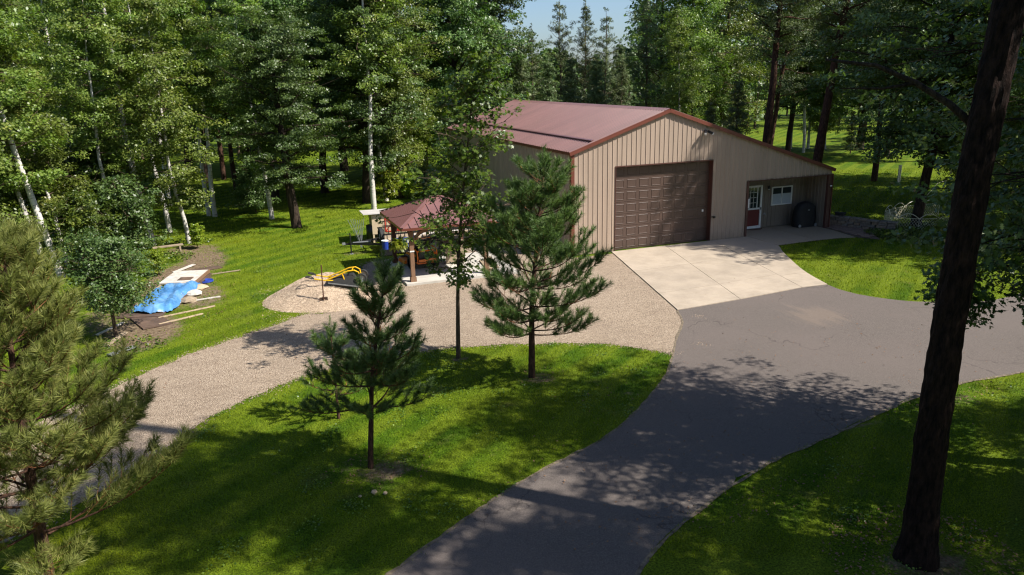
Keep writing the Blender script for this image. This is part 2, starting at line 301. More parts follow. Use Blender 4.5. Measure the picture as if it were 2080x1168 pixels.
# ---------------------------------------------------------------- object helpers
def tag(o, label=None, cat=None, group=None, kind=None):
    if label: o['label'] = label
    if cat: o['category'] = cat
    if group: o['group'] = group
    if kind: o['kind'] = kind
    return o
def link(o, parent=None):
    COL.objects.link(o)
    if parent is not None: o.parent = parent
    return o
def thing(name, label, cat, loc=(0, 0, 0), rotz=0, group=None):
    o = bpy.data.objects.new(name, None); o.empty_display_size = .3
    o.location = loc; o.rotation_euler = (0, 0, rotz); link(o); return tag(o, label, cat, group)
def obj(name, me, parent=None, loc=(0, 0, 0), rot=(0, 0, 0), scale=None):
    o = bpy.data.objects.new(name, me); o.location = loc; o.rotation_euler = rot
    if scale: o.scale = scale
    return link(o, parent)
class MB:
    def __init__(s): s.v = []; s.f = []; s.m = []; s.mats = []
    def mi(s, mat):
        if mat not in s.mats: s.mats.append(mat)
        return s.mats.index(mat)
    def add(s, vs, fs, mat):
        b = len(s.v); s.v += [tuple(v) for v in vs]; k = s.mi(mat)
        for f in fs: s.f.append(tuple(b+i for i in f)); s.m.append(k)
    def box(s, c, d, mat, rz=0, R=None, taper=1):
        x, y, z = d[0]/2, d[1]/2, d[2]/2; c = Vector(c)
        vs = [Vector((sx*x*(taper if sz > 0 else 1), sy*y*(taper if sz > 0 else 1), sz*z)) for sz in (-1, 1) for sx, sy in ((-1, -1), (1, -1), (1, 1), (-1, 1))]
        R = R or Matrix.Rotation(rz, 3, 'Z')
        s.add([c+R@v for v in vs], [(3, 2, 1, 0), (4, 5, 6, 7), (0, 1, 5, 4), (1, 2, 6, 5), (2, 3, 7, 6), (3, 0, 4, 7)], mat)
    def bar(s, a, b, w, h, mat, up=(0, 0, 1)):
        a = Vector(a); b = Vector(b); d = (b-a); L = d.length; d.normalize()
        u = Vector(up); n = d.cross(u)
        if n.length < 1e-4: n = d.cross(Vector((1, 0, 0)))
        n.normalize(); u = n.cross(d); R = Matrix((d, n, u)).transposed()
        s.box((a+b)/2, (L, w, h), mat, R=R)
    def tube(s, pts, rad, mat, n=8, closed=False, cap=True):
        pts = [Vector(p) for p in pts]; N = len(pts)
        if not hasattr(rad, '__len__'): rad = [rad]*N
        ref = Vector((0, 0, 1)); vs = []
        for i, p in enumerate(pts):
            if closed: t = pts[(i+1) % N]-pts[i-1]
            else: t = pts[min(i+1, N-1)]-pts[max(i-1, 0)]
            t.normalize(); a = t.cross(ref)
            if a.length < .2: a = t.cross(Vector((1, 0, 0)))
            a.normalize(); b = t.cross(a)
            for k in range(n):
                an = 2*math.pi*k/n; vs.append(p+(a*math.cos(an)+b*math.sin(an))*rad[i])
        fs = []
        for i in range(N if closed else N-1):
            j = (i+1) % N
            for k in range(n): fs.append((i*n+k, i*n+(k+1) % n, j*n+(k+1) % n, j*n+k))
        if cap and not closed: fs += [tuple(range(n))[::-1], tuple((N-1)*n+k for k in range(n))]
        s.add(vs, fs, mat)
    def lathe(s, prof, mat, n=16, c=(0, 0, 0), axis='Z'):
        c = Vector(c); vs = []
        for r, z in prof:
            for k in range(n):
                a = 2*math.pi*k/n; p = (r*math.cos(a), r*math.sin(a), z)
                if axis == 'Y': p = (p[0], p[2], p[1])
                if axis == 'X': p = (p[2], p[0], p[1])
                vs.append(c+Vector(p))
        fs = [(i*n+k, i*n+(k+1) % n, (i+1)*n+(k+1) % n, (i+1)*n+k) for i in range(len(prof)-1) for k in range(n)]
        s.add(vs, fs, mat)
    def mesh(s, name, smooth=False):
        me = bpy.data.meshes.new(name); me.from_pydata(s.v, [], s.f)
        for mt in s.mats: me.materials.append(mt)
        me.polygons.foreach_set('material_index', s.m)
        if smooth: me.polygons.foreach_set('use_smooth', [True]*len(s.f))
        me.update(); return me
    def build(s, name, parent=None, smooth=False, **k): return obj(name, s.mesh(name, smooth), parent, **k)
def np_mesh(name, V, k, mat, rnd=None, smooth=False, F=None):
    """V: (n,3). faces are consecutive k-gons unless F (m,k) is given"""
    V = np.ascontiguousarray(V, np.float32); me = bpy.data.meshes.new(name)
    if F is None: F = np.arange(len(V), dtype=np.int32).reshape(-1, k)
    m = len(F); me.vertices.add(len(V)); me.vertices.foreach_set('co', V.ravel())
    me.loops.add(m*k); me.loops.foreach_set('vertex_index', np.ascontiguousarray(F, np.int32).ravel())
    me.polygons.add(m); me.polygons.foreach_set('loop_start', np.arange(0, m*k, k, dtype=np.int32))
    me.polygons.foreach_set('loop_total', np.full(m, k, np.int32))
    if smooth: me.polygons.foreach_set('use_smooth', np.ones(m, bool))
    me.materials.append(mat)
    if rnd is not None:
        a = me.attributes.new('rnd', 'FLOAT', 'FACE'); a.data.foreach_set('value', np.ascontiguousarray(rnd, np.float32))
    me.update(calc_edges=True); return me
def nrm(a): return a/np.maximum(np.linalg.norm(a, axis=-1, keepdims=True), 1e-9)
def inpoly(px, py, poly):
    ins = np.zeros(px.shape, bool); n = len(poly)
    for i in range(n):
        x0, y0 = poly[i]; x1, y1 = poly[(i+1) % n]
        if y0 == y1: continue
        c = ((y0 > py) != (y1 > py)) & (px < (x1-x0)*(py-y0)/(y1-y0)+x0); ins ^= c
    return ins
def smooth_poly(pts, n=6, closed=False):
    """catmull-rom through 2D points"""
    out = []; N = len(pts)
    for i in range(N-1):
        p0 = np.array(pts[max(i-1, 0)]); p1 = np.array(pts[i]); p2 = np.array(pts[i+1]); p3 = np.array(pts[min(i+2, N-1)])
        for k in range(n):
            t = k/n; out.append(tuple(.5*((2*p1)+(-p0+p2)*t+(2*p0-5*p1+4*p2-p3)*t*t+(-p0+3*p1-3*p2+p3)*t**3)))
    out.append(tuple(pts[-1])); return out
def sheet(name, poly, z, mat, thick=None):
    """flat polygon sheet (ear-cut by Blender), optional side skirt"""
    from mathutils.geometry import tessellate_polygon
    v = [Vector((x, y, z)) for x, y in poly]; tri = tessellate_polygon([v])
    tri = [t if (v[t[1]]-v[t[0]]).cross(v[t[2]]-v[t[0]]).z > 0 else t[::-1] for t in tri]
    me = bpy.data.meshes.new(name); fs = [tuple(t) for t in tri]; vs = list(v)
    if thick:
        n = len(v); vs += [Vector((p.x, p.y, z-thick)) for p in v]
        fs += [(i, (i+1) % n, n+(i+1) % n, n+i) for i in range(n)]
    me.from_pydata(vs, [], fs); me.materials.append(mat); me.update(); return me
def jitter_edge(pts, amp, seed, step=.25):
    r = random.Random(seed); out = []
    for (x0, y0), (x1, y1) in zip(pts[:-1], pts[1:]):
        L = math.hypot(x1-x0, y1-y0); n = max(1, int(L/step)); nx, ny = -(y1-y0)/max(L, 1e-6), (x1-x0)/max(L, 1e-6)
        for k in range(n):
            t = k/n; j = r.gauss(0, amp); out.append((x0+(x1-x0)*t+nx*j, y0+(y1-y0)*t+ny*j))
    out.append(pts[-1]); return out

# ---------------------------------------------------------------- vegetation builders
class Sticks:
    """collects trunks, limbs and twigs as tapered tubes"""
    def __init__(s): s.mb = MB()
    def add(s, pts, r0, r1, mat, n=6, rough=0, rng=None):
        N = len(pts); rad = [r0+(r1-r0)*(i/(N-1)) for i in range(N)]
        if rough and rng is not None: rad = [r*(1+rng.uniform(-rough, rough)) for r in rad]
        s.mb.tube(pts, rad, mat, n, cap=False)
    def mesh(s, name): return s.mb.mesh(name, True)

def leaf_quads(C, Nn, size, rng, aspect=.62, fold=.0):
    """one diamond leaf per centre C with normal Nn"""
    n = len(C); T = nrm(np.cross(Nn, rng.normal(size=(n, 3)))); B = np.cross(Nn, T)
    s = (size*rng.uniform(.7, 1.3, n))[:, None]
    V = np.empty((n, 4, 3)); V[:, 0] = C-T*s*.5; V[:, 1] = C+B*s*aspect*.5+T*s*.06; V[:, 2] = C+T*s*.5; V[:, 3] = C-B*s*aspect*.5+T*s*.06
    return V.reshape(-1, 3)
LOBES = {
 'maple': [(0, -.5), (.10, -.18), (.42, -.22), (.30, .02), (.5, .22), (.20, .20), (0, .52), (-.20, .20), (-.5, .22), (-.30, .02), (-.42, -.22), (-.10, -.18)],
 'oak': [(0, -.55), (.07, -.32), (.26, -.22), (.12, -.08), (.36, .06), (.13, .16), (.22, .38), (0, .55), (-.22, .38), (-.13, .16), (-.36, .06), (-.12, -.08), (-.26, -.22), (-.07, -.32)]}
def leaf_lobed(C, Nn, size, rng, kind):
    n = len(C); T = nrm(np.cross(Nn, rng.normal(size=(n, 3)))); B = np.cross(Nn, T)
    s = (size*rng.uniform(.7, 1.25, n))[:, None]; L = LOBES[kind]; V = np.empty((n, len(L), 3))
    for i, (x, y) in enumerate(L): V[:, i] = C+B*s*x+T*s*y-Nn*s*(.25*abs(x))
    return V.reshape(-1, 3), len(L)

def tree_mesh(seed, h, cb, R, tr, bark, leaf, nl=34, ncl=7, nlf=90, size=.17, prof='egg', elev=(10, 45), droop=0., cr=(.35, .75), flat=.5, aspect=.62,
              tn=8, wander=.012, lobed=None, upw=.9, trunk_top=.94, dead=0, sgn=.35, tpts=None, limb=None, ts=.28):
    rng = np.random.default_rng(seed); st = Sticks(); limb = limb or bark
    if tpts is None:
        w = np.cumsum(rng.normal(0, wander*h/2, (9, 2)), axis=0); w[0] = 0; w[1] *= .3
        zz = np.linspace(0, h*trunk_top, 9); T = np.column_stack([w, zz])
    else: T = np.array(tpts, float)
    def tp(z):
        return np.array([np.interp(z, T[:, 2], T[:, 0]), np.interp(z, T[:, 2], T[:, 1]), z])
    def trad(z): return tr*(1-.86*z/h)
    # fluted base and main stem
    st.add([tuple(tp(z)) for z in (-.15, .0)]+[tuple(tp(z)) for z in np.linspace(.25, T[-1, 2], 12)], tr*1.22, tr*.12, bark, tn, .05, rng)
    cl = []; az = rng.uniform(0, 6.28)
    for i in range(nl):
        u = (i+.5+rng.uniform(-.3, .3))/nl; z0 = cb*.93+(h*.95-cb)*u**.92; az += 2.4+rng.normal(0, .35)
        q = min(max((z0-cb)/(h-cb), 0), 1)
        if prof == 'egg': pr = math.sin(math.pi*min(1, (.16+.84*q)**.75))**.7
        elif prof == 'round': pr = math.sqrt(max(0, 1-(2*q-.85)**2/1.35))
        elif prof == 'cone': pr = (1-q)**.85*.96+.05
        elif prof == 'column': pr = .55+.45*math.sin(math.pi*min(1, q+.15)) if q < .85 else .55
        elif prof == 'top': pr = .55+.5*math.sin(math.pi*q)
        elif prof == 'skirt': pr = 1.0-.62*q
        L = R*pr*rng.uniform(.62, 1.15); e = math.radians(rng.uniform(*elev)+(25*q if prof not in ('cone',) else 5*q))
        d = np.array([math.cos(az)*math.cos(e), math.sin(az)*math.cos(e), math.sin(e)]); P0 = tp(z0); pts = [P0]
        for k in range(1, 5):
            d2 = d+np.array([0, 0, -droop*k/4])+rng.normal(0, .10, 3); d2 /= np.linalg.norm(d2); pts.append(pts[-1]+d2*L/4)
        pts = np.array(pts); r0 = max(.012, trad(z0)*.42)
        st.add([tuple(p) for p in pts], r0, .008, limb, 5)
        if rng.random() < dead: continue
        m = max(2, int(ncl*(.45+.75*pr)))
        for j in range(m):
            t = ts+(1-ts)*(j+rng.uniform(.2, .9))/m; f = t*4; a = int(min(f, 3)); base = pts[a]+(pts[a+1]-pts[a])*(f-a)
            off = rng.normal(0, 1, 3)*np.array([1, 1, .55])*L*.20*(.5+t); c = base+off
            if c[2] < .3: c[2] = .3
            st.add([tuple(base), tuple((base+c)/2+np.array([0, 0, -.03])), tuple(c)], .010, .004, limb, 3)
            cl.append((c, rng.uniform(*cr)*(.75+.35*pr)))
    # leader
    for k in range(3): cl.append((tp(h*trunk_top)+rng.normal(0, .15, 3)+np.array([0, 0, .1*k]), cr[0]))
    C = np.array([c for c, _ in cl]); RR = np.array([r for _, r in cl])
    cnt = np.maximum(4, (nlf*(RR/np.mean(cr))**1.6).astype(int)); idx = np.repeat(np.arange(len(C)), cnt); n = len(idx)
    off = rng.normal(size=(n, 3)); off = off/np.linalg.norm(off, axis=1, keepdims=True)*(rng.uniform(0, 1, (n, 1))**.45)
    off *= RR[idx][:, None]*np.array([1, 1, flat]); P = C[idx]+off
    ax = np.column_stack([np.interp(P[:, 2], T[:, 2], T[:, 0]), np.interp(P[:, 2], T[:, 2], T[:, 1])])
    out = np.column_stack([P[:, :2]-ax, P[:, 2]*0]); Nn = nrm(nrm(out)*.55+np.array([0, 0, upw])+rng.normal(0, .62, (n, 3)))
    clr = rng.uniform(0, 1, len(C)); rnd = np.clip(clr[idx]*.45+rng.uniform(0, 1, n)*.55, 0, 1)
    if lobed: V, k = leaf_lobed(P, Nn, size, rng, lobed)
    else: V, k = leaf_quads(P, Nn, size, rng, aspect), 4
    return st.mesh('trunk'), np_mesh('crown', V, k, leaf, rnd)

def needle_tris(P, D, length, width, rng):
    n = len(P); S = nrm(np.cross(D, rng.normal(size=(n, 3))))*(width*.5); L = (length*rng.uniform(.75, 1.15, n))[:, None]
    V = np.empty((n, 3, 3)); V[:, 0] = P-S; V[:, 1] = P+S; V[:, 2] = P+D*L; return V.reshape(-1, 3)
def young_pine(seed, h, R, tr, mat, bark, whorl=.42, nb=(4, 6), needles=150, nlen=.13, nw=.007, z0=.7, prof=None, sides=1.0, T=None, bias=None, shoot=.34, extra=.8):
    """young red pine: whorls of up-swept branches, every shoot a bottle-brush of long needles"""
    rng = np.random.default_rng(seed); st = Sticks(); sh = []
    T = np.array(T if T is not None else [(0, 0, 0), (0, 0, h*.93)], float)
    def tp(z): return np.array([np.interp(z, T[:, 2], T[:, 0]), np.interp(z, T[:, 2], T[:, 1]), z])
    st.add([tuple(tp(z)) for z in np.linspace(-.1, h*.93, 12)], tr*1.1, .014, bark, 9, .04, rng)
    sh.append((tp(h*.90), tp(h*.90)+np.array([.02, .02, shoot*1.5])))
    for k in range(4):
        a = k*1.57+rng.uniform(0, .5); b = tp(h*.90); sh.append((b, b+np.array([math.cos(a)*.45, math.sin(a)*.45, 1])*shoot*.95))
    z = h*.90-whorl*.9
    while z > z0:
        q = (z-z0)/(h-z0); pr = prof(q) if prof else min(1.0, (1-q)*1.35)*(1-.25*max(0, .25-q)/.25)
        n = rng.integers(nb[0], nb[1]+1); a0 = rng.uniform(0, 6.28)
        for k in range(n):
            a = a0+6.283*k/n+rng.normal(0, .25); L = R*pr*rng.uniform(.72, 1.12)+.22
            if bias is not None: L *= 1+bias[1]*math.cos(a-bias[0])
            e = math.radians(rng.uniform(2, 22)+30*q); P = tp(z+rng.normal(0, .05)); pts = [P]; N = max(4, int(L/.22))
            for i in range(N):
                ee = e+math.radians(34)*(i/N)**1.6-math.radians(8)*(1-i/N); aa = a+rng.normal(0, .07)
                pts.append(pts[-1]+np.array([math.cos(aa)*math.cos(ee), math.sin(aa)*math.cos(ee), math.sin(ee)])*L/N)
            pts = np.array(pts); st.add([tuple(p) for p in pts[:N//2+1]], .010+.016*pr, .008+.005*pr, bark, 5); st.add([tuple(p) for p in pts[N//2:]], .008+.005*pr, .006, M['twig'], 5)
            sh.append((pts[-2], pts[-1]+nrm(pts[-1]-pts[-2])*shoot*.55))
            if N > 4: sh.append((pts[-3], pts[-2]))
            i0 = max(1, int(N*.30))
            for i in range(i0, N):
                for sgn in (-1, 1):
                    if rng.random() > .80*sides: continue
                    d = nrm(pts[i+1]-pts[i]); side = nrm(np.cross(d, [0, 0, 1]))*sgn
                    L2 = (shoot*.8+.30*L*(1-i/N))*rng.uniform(.6, 1.1); dd = nrm(d*.75+side*.75+np.array([0, 0, .30]))
                    A = pts[i]; B = A+dd*L2*.6+np.array([0, 0, .02]); Cc = B+nrm(dd+np.array([0, 0, .45]))*L2*.5
                    st.add([tuple(A), tuple(B), tuple(Cc)], .007, .005, M['twig'], 3); sh.append((B-(B-A)*.35, Cc+nrm(Cc-B)*.06))
                    if L2 > .30 and rng.random() < extra:
                        s2 = nrm(dd*.7-side*.7*rng.choice([-1, 1])+np.array([0, 0, .3])); E_ = A+(B-A)*.7; st.add([tuple(E_), tuple(E_+s2*L2*.5)], .004, .002, bark, 3); sh.append((E_+s2*.04, E_+s2*L2*.62))
        z -= whorl*rng.uniform(.8, 1.2)
    A = np.array([s[0] for s in sh]); B = np.array([s[1] for s in sh]); m = len(A); X = nrm(B-A)
    idx = np.repeat(np.arange(m), needles); n = len(idx); t = rng.uniform(0, 1, n)[:, None]**.8
    S = nrm(np.cross(X[idx], rng.normal(size=(n, 3)))); spread = rng.uniform(.6, 1.5, n)[:, None]
    D = nrm(X[idx]*(.75+.35*t)+S*spread+np.array([0, 0, .10])); P = A[idx]+(B-A)[idx]*t
    V = needle_tris(P, D, nlen, nw, rng); c = rng.uniform(0, 1, m); rnd = np.clip(c[idx]*.35+rng.uniform(0, 1, n)*.6, 0, 1)
    return st.mesh('trunk'), np_mesh('crown', V, 3, mat, rnd)

def place(pair, name, label, loc, h=1.0, rz=0., lean=(0, 0), cat='tree', group=None, wide=None):
    """a tree as an Empty with its trunk and crown; copies share mesh data"""
    e = bpy.data.objects.new(name, None); e.location = (loc[0], loc[1], 0 if len(loc) < 3 else loc[2])
    q = Quaternion((0, 1, 0), math.radians(lean[0])) @ Quaternion((1, 0, 0), math.radians(-lean[1])) @ Quaternion((0, 0, 1), rz)
    e.rotation_euler = q.to_euler(); w = wide or h; e.scale = (w, w, h); link(e); tag(e, label, cat, group)
    obj('trunk', pair[0], e); obj('crown', pair[1], e); return e

# ---------------------------------------------------------------- ground, drives, lawn
XB, YB, RS = 13.81, 18.94, .3387
lot = [(-14.3,-20.3)] + smooth_poly([(-12.6,-19.2), (-11.7,-18.6), (-8.86,-16.82), (-6.13,-15.56), (-3.66,-13.52), (-2.38,-11.97), (-1.64,-10.96), (-.62,-9.7), (-.09,-8.55)], 5)
lot_left = list(lot)
lot_right = [(6.46,-8.15)] + smooth_poly([(6.40,-8.9), (6.6,-9.7), (7.38,-10.84), (8.66,-11.56), (9.9,-11.9), (11.91,-11.6), (16,-10.6), (24,-8.5)], 5)
lot_low = smooth_poly([(24,-14.6), (14,-15.8), (8.5,-16.4), (5.05,-16.63), (3.1,-16.55), (1.45,-16.72), (-.25,-17.1), (-2.0,-17.55), (-3.9,-17.98), (-5.4,-18.55), (-6.9,-19.28), (-8.1,-20.07), (-10.5,-22.2), (-14,-26)], 5)
ASPH = jitter_edge(lot_left, .012, 3) + [(.3, -8.3), (6.2, -7.7)] + jitter_edge(lot_right, .012, 4) + jitter_edge(lot_low, .03, 5) + [(-18,-24)]
grN = smooth_poly([(-24,-13), (-20.5,-11), (-18.99,-10.13), (-18.08,-9.68), (-16.47,-7.74), (-14.91,-6.18), (-12.58,-4.49), (-11.58,-3.8), (-10.9,-3.9), (-10.2,-3.6), (-9.3,-2.6), (-8.9,-.6), (-8.7,1.2), (-8.5,2.6), (-6.5,3.3), (-2.8,3.6)], 5)
grS = smooth_poly([(-24,-19.5), (-19.5,-16.6), (-16.46,-13.94), (-15.24,-12.24), (-14.11,-10.79), (-11.85,-9.27), (-8.89,-8.86), (-7.73,-8.93), (-5.37,-9.62), (-3.6,-10.55), (-2.40,-11.93)], 5)
GRAV = jitter_edge(grN, .035, 6) + [(-.03, 3.6), (-.03, -.3), (1.9, -.3), (1.2, -8.2), (.2, -9.4), (-1.2, -11.6)] + jitter_edge(grS, .03, 7)[::-1]
def soil(x, y):
    """bare-earth mask, 0..1"""
    s = np.zeros_like(x)
    for cx, cy, rx, ry, k in [(-15.9, 2.6, 1.35, 4.0, .80), (-15.0, 6.6, 1.2, 3.0, .66), (-16.6, -3.4, 1.3, 2.2, .75), (-14.9, .3, 1.0, 2.2, .6), (-15.6, 9.2, 1.6, 1.6, .6), (-17.6, -1.0, 1.5, 3.5, .55),
                              (-7.95, -9.85, .36, .28, .62), (-6.45, -12.05, .55, .42, .60), (-11.1, -15.3, .7, .5, .60), (-11.9, -14.9, .9, .6, .42), (-3.7, -21.5, .8, .65, .6),
                              (-8.5, 4.9, .9, .5, .5), (-6.2, -19.3, .5, .15, .4), (-1.4, -17.4, 1.5, .2, .5), (2.2, -17.2, .9, .5, .45), (4.3, -17.7, .8, .5, .4), (-4.8, -13.9, .3, .2, .5), (-5.1, -14.7, .35, .25, .5), (15.2, -2.6, 1.2, 2.4, .6),
                              (-13.5, 24, 5, 3, .3), (-11, 14.5, 1.2, 1.6, .35), (-9, 20, 4, 2.5, .35)]:
        d = np.sqrt(((x-cx)/rx)**2+((y-cy)/ry)**2); s = np.maximum(s, k*np.clip(1.55-d, 0, 1))
    return s
gx = np.concatenate([np.linspace(-420, -30, 12), np.arange(-27, 30, .3), np.linspace(33, 420, 12)])
gy = np.concatenate([np.linspace(-120, -32, 6), np.arange(-30, 32, .3), np.linspace(36, 520, 14)])
X, Y = np.meshgrid(gx, gy); nx, ny = len(gx), len(gy)
ii = (np.arange(ny-1)[:, None]*nx+np.arange(nx-1)[None, :]).ravel()
gm = np_mesh('ground', np.column_stack([X.ravel(), Y.ravel(), np.zeros(X.size)]), 4, M['ground'], F=np.column_stack([ii, ii+1, ii+nx+1, ii+nx]), smooth=True)
a_ = gm.attributes.new('soil', 'FLOAT', 'POINT'); a_.data.foreach_set('value', soil(X, Y).ravel().astype(np.float32))
tag(obj('ground', gm), kind='structure')
tag(obj('gravel_drive', sheet('gravel_drive', GRAV, .006, M['gravel'])), kind='structure')
tag(obj('asphalt_drive', sheet('asphalt_drive', ASPH, .012, M['asphalt'])), kind='structure')

# concrete apron: separate slabs with open joints on a dark bed
L0 = lambda t: np.array([1.91-2.0*t, -.03-8.52*t]); L1 = lambda t: np.array([4.62-2.11*t, -.03-8.35*t])
L2 = lambda t: np.array([7.14-1.77*t, -.03-8.05*t])
edge = smooth_poly([(9.08, -.03), (9.10, -1.4), (9.08, -2.23), (8.49, -3.24), (7.88, -4.45), (7.0, -6.36), (6.46, -8.15)], 6)
ed = np.array(edge); el = np.concatenate([[0], np.cumsum(np.linalg.norm(np.diff(ed, axis=0), axis=1))])
def L3(t): s = t*el[-1]; return np.array([np.interp(s, el, ed[:, 0]), np.interp(s, el, ed[:, 1])])
apron = obj('concrete_apron', sheet('apron_bed', [tuple(L0(0)), tuple(L0(1)), tuple(L2(1)), (6.46, -8.15)] + edge[::-1], .014, simple('joint_dirt', (.07, .055, .04), .9)))
tag(apron, kind='structure')
LS = [L0, L1, L2, L3]; TS = [[0, .405, .775, 1], [0, .402, .772, 1], [0, .40, .80, 1]]
for c in range(3):
    for r in range(3):
        t0, t1 = TS[c][r], TS[c][r+1]; A, B = LS[c], LS[c+1]; n = 8
        pl = [A(t1), B(t1)] if c < 2 else [A(t1), B(t1)]
        lft = [A(t0+(t1-t0)*k/n) for k in range(n+1)]; rg_ = [B(t0+(t1-t0)*k/n) for k in range(n+1)]
        g = .011; cen = (A((t0+t1)/2)+B((t0+t1)/2))/2; poly = []
        for p in lft+rg_[::-1]:
            v = cen-p; poly.append(tuple(p+v/np.linalg.norm(v)*g))
        obj('slab', sheet('slab', poly, .036, M['concrete'], .03), apron)
# porch floor and walk to the right of it
porch = obj('porch_slab', sheet('porch_bed', [(8.95, 1.38), (8.95, -.03), (9.10, -.05), (9.10, -2.2), (10.22, -2.12), (12.42, -2.16), (13.35, -2.39), (13.62, -.86), (13.6, 1.38)], .014, M['rust']))
tag(porch, kind='structure')
obj('slab', sheet('slab', [(8.97, 1.37), (8.97, -.02), (9.11, -.05), (9.11, -2.18), (10.22, -2.1), (11.32, -2.08), (11.32, 1.37)], .036, M['concrete'], .03), porch)
obj('slab', sheet('slab', [(11.34, 1.37), (11.34, -2.08), (12.42, -2.14), (13.30, -2.36), (13.55, -.80), (13.55, 1.37)], .036, M['concrete'], .03), porch)
pw = obj('paver_walk', sheet('paver_bed', [(13.64, .5), (13.66, -.86), (13.40, -2.42), (13.95, -3.2), (14.75, -1.9), (15.1, -1.0), (14.45, .9), (13.9, .9)], .014, M['rust'])); tag(pw, kind='structure')
rr = random.Random(4); pm_ = None
for iy in range(11):
    for ix in range(8):
        x = 13.78+ix*.205+(iy % 2)*.1; y = .6-iy*.30
        if not inpoly(np.array([x]), np.array([y]), [(13.66, .55), (13.68, -.86), (13.44, -2.40), (13.95, -3.05), (14.70, -1.9), (15.0, -1.0), (14.35, .8)])[0]: continue
        if pm_ is None:
            b = MB(); b.box((0, 0, .012), (.19, .285, .024), M['terracotta'], taper=.94); pm_ = b.mesh('paver')
        obj('paver', pm_, pw, (x, y, .018+rr.uniform(0, .006)), (0, 0, rr.uniform(-.03, .03)))

def edge_strip(pts, w, seed):
    r = random.Random(seed); L = []; Rr = []
    for i, (x, y) in enumerate(pts):
        x0, y0 = pts[max(i-1, 0)]; x1, y1 = pts[min(i+1, len(pts)-1)]; d = math.hypot(x1-x0, y1-y0) or 1; nx_, ny_ = -(y1-y0)/d, (x1-x0)/d
        L.append((x+nx_*w*r.uniform(.2, 1.5), y+ny_*w*r.uniform(.2, 1.5))); Rr.append((x-nx_*w*r.uniform(.1, .7), y-ny_*w*r.uniform(.1, .7)))
    return L+Rr[::-1]
for k_, pts_ in enumerate((lot_left[3:], lot_low[8:-3])):
    e_ = jitter_edge(pts_, .0, 1, .18); n_ = len(e_); V_ = edge_strip(e_, .05, 30+k_); A_, B_ = V_[:n_], V_[n_:][::-1]
    mb_ = MB(); mb_.add([(x, y, .016) for x, y in A_]+[(x, y, .016) for x, y in B_], [(n_+i, n_+i+1, i+1, i) for i in range(n_-1)], M['edge_dirt']); tag(mb_.build('edge_soil'), kind='structure')
NOGRASS = [(np.array(GRAV), .06), (np.array(ASPH), .045)]
APR = [tuple(L0(0)), tuple(L0(1)), tuple(L2(1)), (6.46, -8.15)] + edge[::-1]
SOLID = [APR, [(8.95, 1.4), (8.95, -2.2), (10.22, -2.12), (12.42, -2.16), (13.35, -2.39), (13.95, -3.2), (15.1, -1.0), (14.45, .9), (13.6, 1.4)], [(0, 0), (XB, 0), (XB, YB), (0, YB)], [(-7.65, -1.66), (-3.2, -1.66), (-3.2, 2.2), (-7.65, 2.2)]]
def grass():
    rng = np.random.default_rng(17); Vs = []; rn = []
    for d0, d1, dens, ln, wd in [(10.5, 17, 620, .055, .012), (17, 26, 330, .060, .017), (26, 38, 130, .070, .026), (38, 58, 34, .09, .045)]:
        aw = .74; area = aw*(d1**2-d0**2); n = int(area*dens*1.05)
        d = np.sqrt(rng.uniform(d0**2, d1**2, n)); s = rng.uniform(-aw, aw, n)*d
        x = CAM.x+math.sin(YAW)*d+math.cos(YAW)*s; y = CAM.y+math.cos(YAW)*d-math.sin(YAW)*s
        ok = np.ones(n, bool)
        for poly, e in NOGRASS: ok &= ~inpoly(x+rng.normal(0, e, n), y+rng.normal(0, e, n), poly.tolist())
        for poly in SOLID: ok &= ~inpoly(x, y, poly)
        ok &= rng.uniform(0, 1, n) > soil(x, y)*1.25
        x, y = x[ok], y[ok]; n = len(x); a = rng.uniform(0, 6.28, n); w = wd*rng.uniform(.6, 1.3, n)/2; h = ln*rng.uniform(.6, 1.35, n)
        lean = rng.normal(0, .5, (n, 2))*h[:, None]; V = np.zeros((n, 3, 3))
        V[:, 0, 0] = x-np.cos(a)*w; V[:, 0, 1] = y-np.sin(a)*w; V[:, 1, 0] = x+np.cos(a)*w; V[:, 1, 1] = y+np.sin(a)*w
        V[:, 2, 0] = x+lean[:, 0]; V[:, 2, 1] = y+lean[:, 1]; V[:, 2, 2] = h; V[:, :2, 2] = -.004
        Vs.append(V.reshape(-1, 3)); rn.append(rng.uniform(0, 1, n))
    return np_mesh('lawn_grass', np.concatenate(Vs), 3, M['blade'], np.concatenate(rn))
tag(obj('lawn_grass', grass()), 'short mown green lawn grass', kind='stuff')
def weeds():
    rng = np.random.default_rng(27); C = []
    for cx, cy, rx, ry, n in [(15.6, -3.6, 1.5, 1.7, 2200), (17.4, -2.4, 1.6, 1.3, 1800), (16.1, -1.0, .9, .8, 700), (14.9, -2.3, .7, .8, 600), (-17.5, 2, 1.2, 4, 900), (-16.8, 7.6, 1.4, 1.2, 700), (-19.4, 5, 1.8, 4, 1600), (-16.2, 10.9, 1.6, .6, 500), (-16.9, -4.9, 1.2, .8, 300)]:
        r = np.sqrt(rng.uniform(0, 1, n)); a = rng.uniform(0, 6.28, n); C.append(np.column_stack([cx+rx*r*np.cos(a), cy+ry*r*np.sin(a), rng.uniform(.01, .30, n)*(1-r*.5)]))
    C = np.concatenate(C); Nn = nrm(np.array([0, 0, 1.])+rng.normal(0, .6, C.shape)); return np_mesh('ground_cover', leaf_quads(C, Nn, .10, rng), 4, M['leaf_bush'], rng.uniform(0, 1, len(C)))
tag(obj('ground_cover', weeds()), 'low leafy weeds and bed plants along lawn edges', kind='stuff')

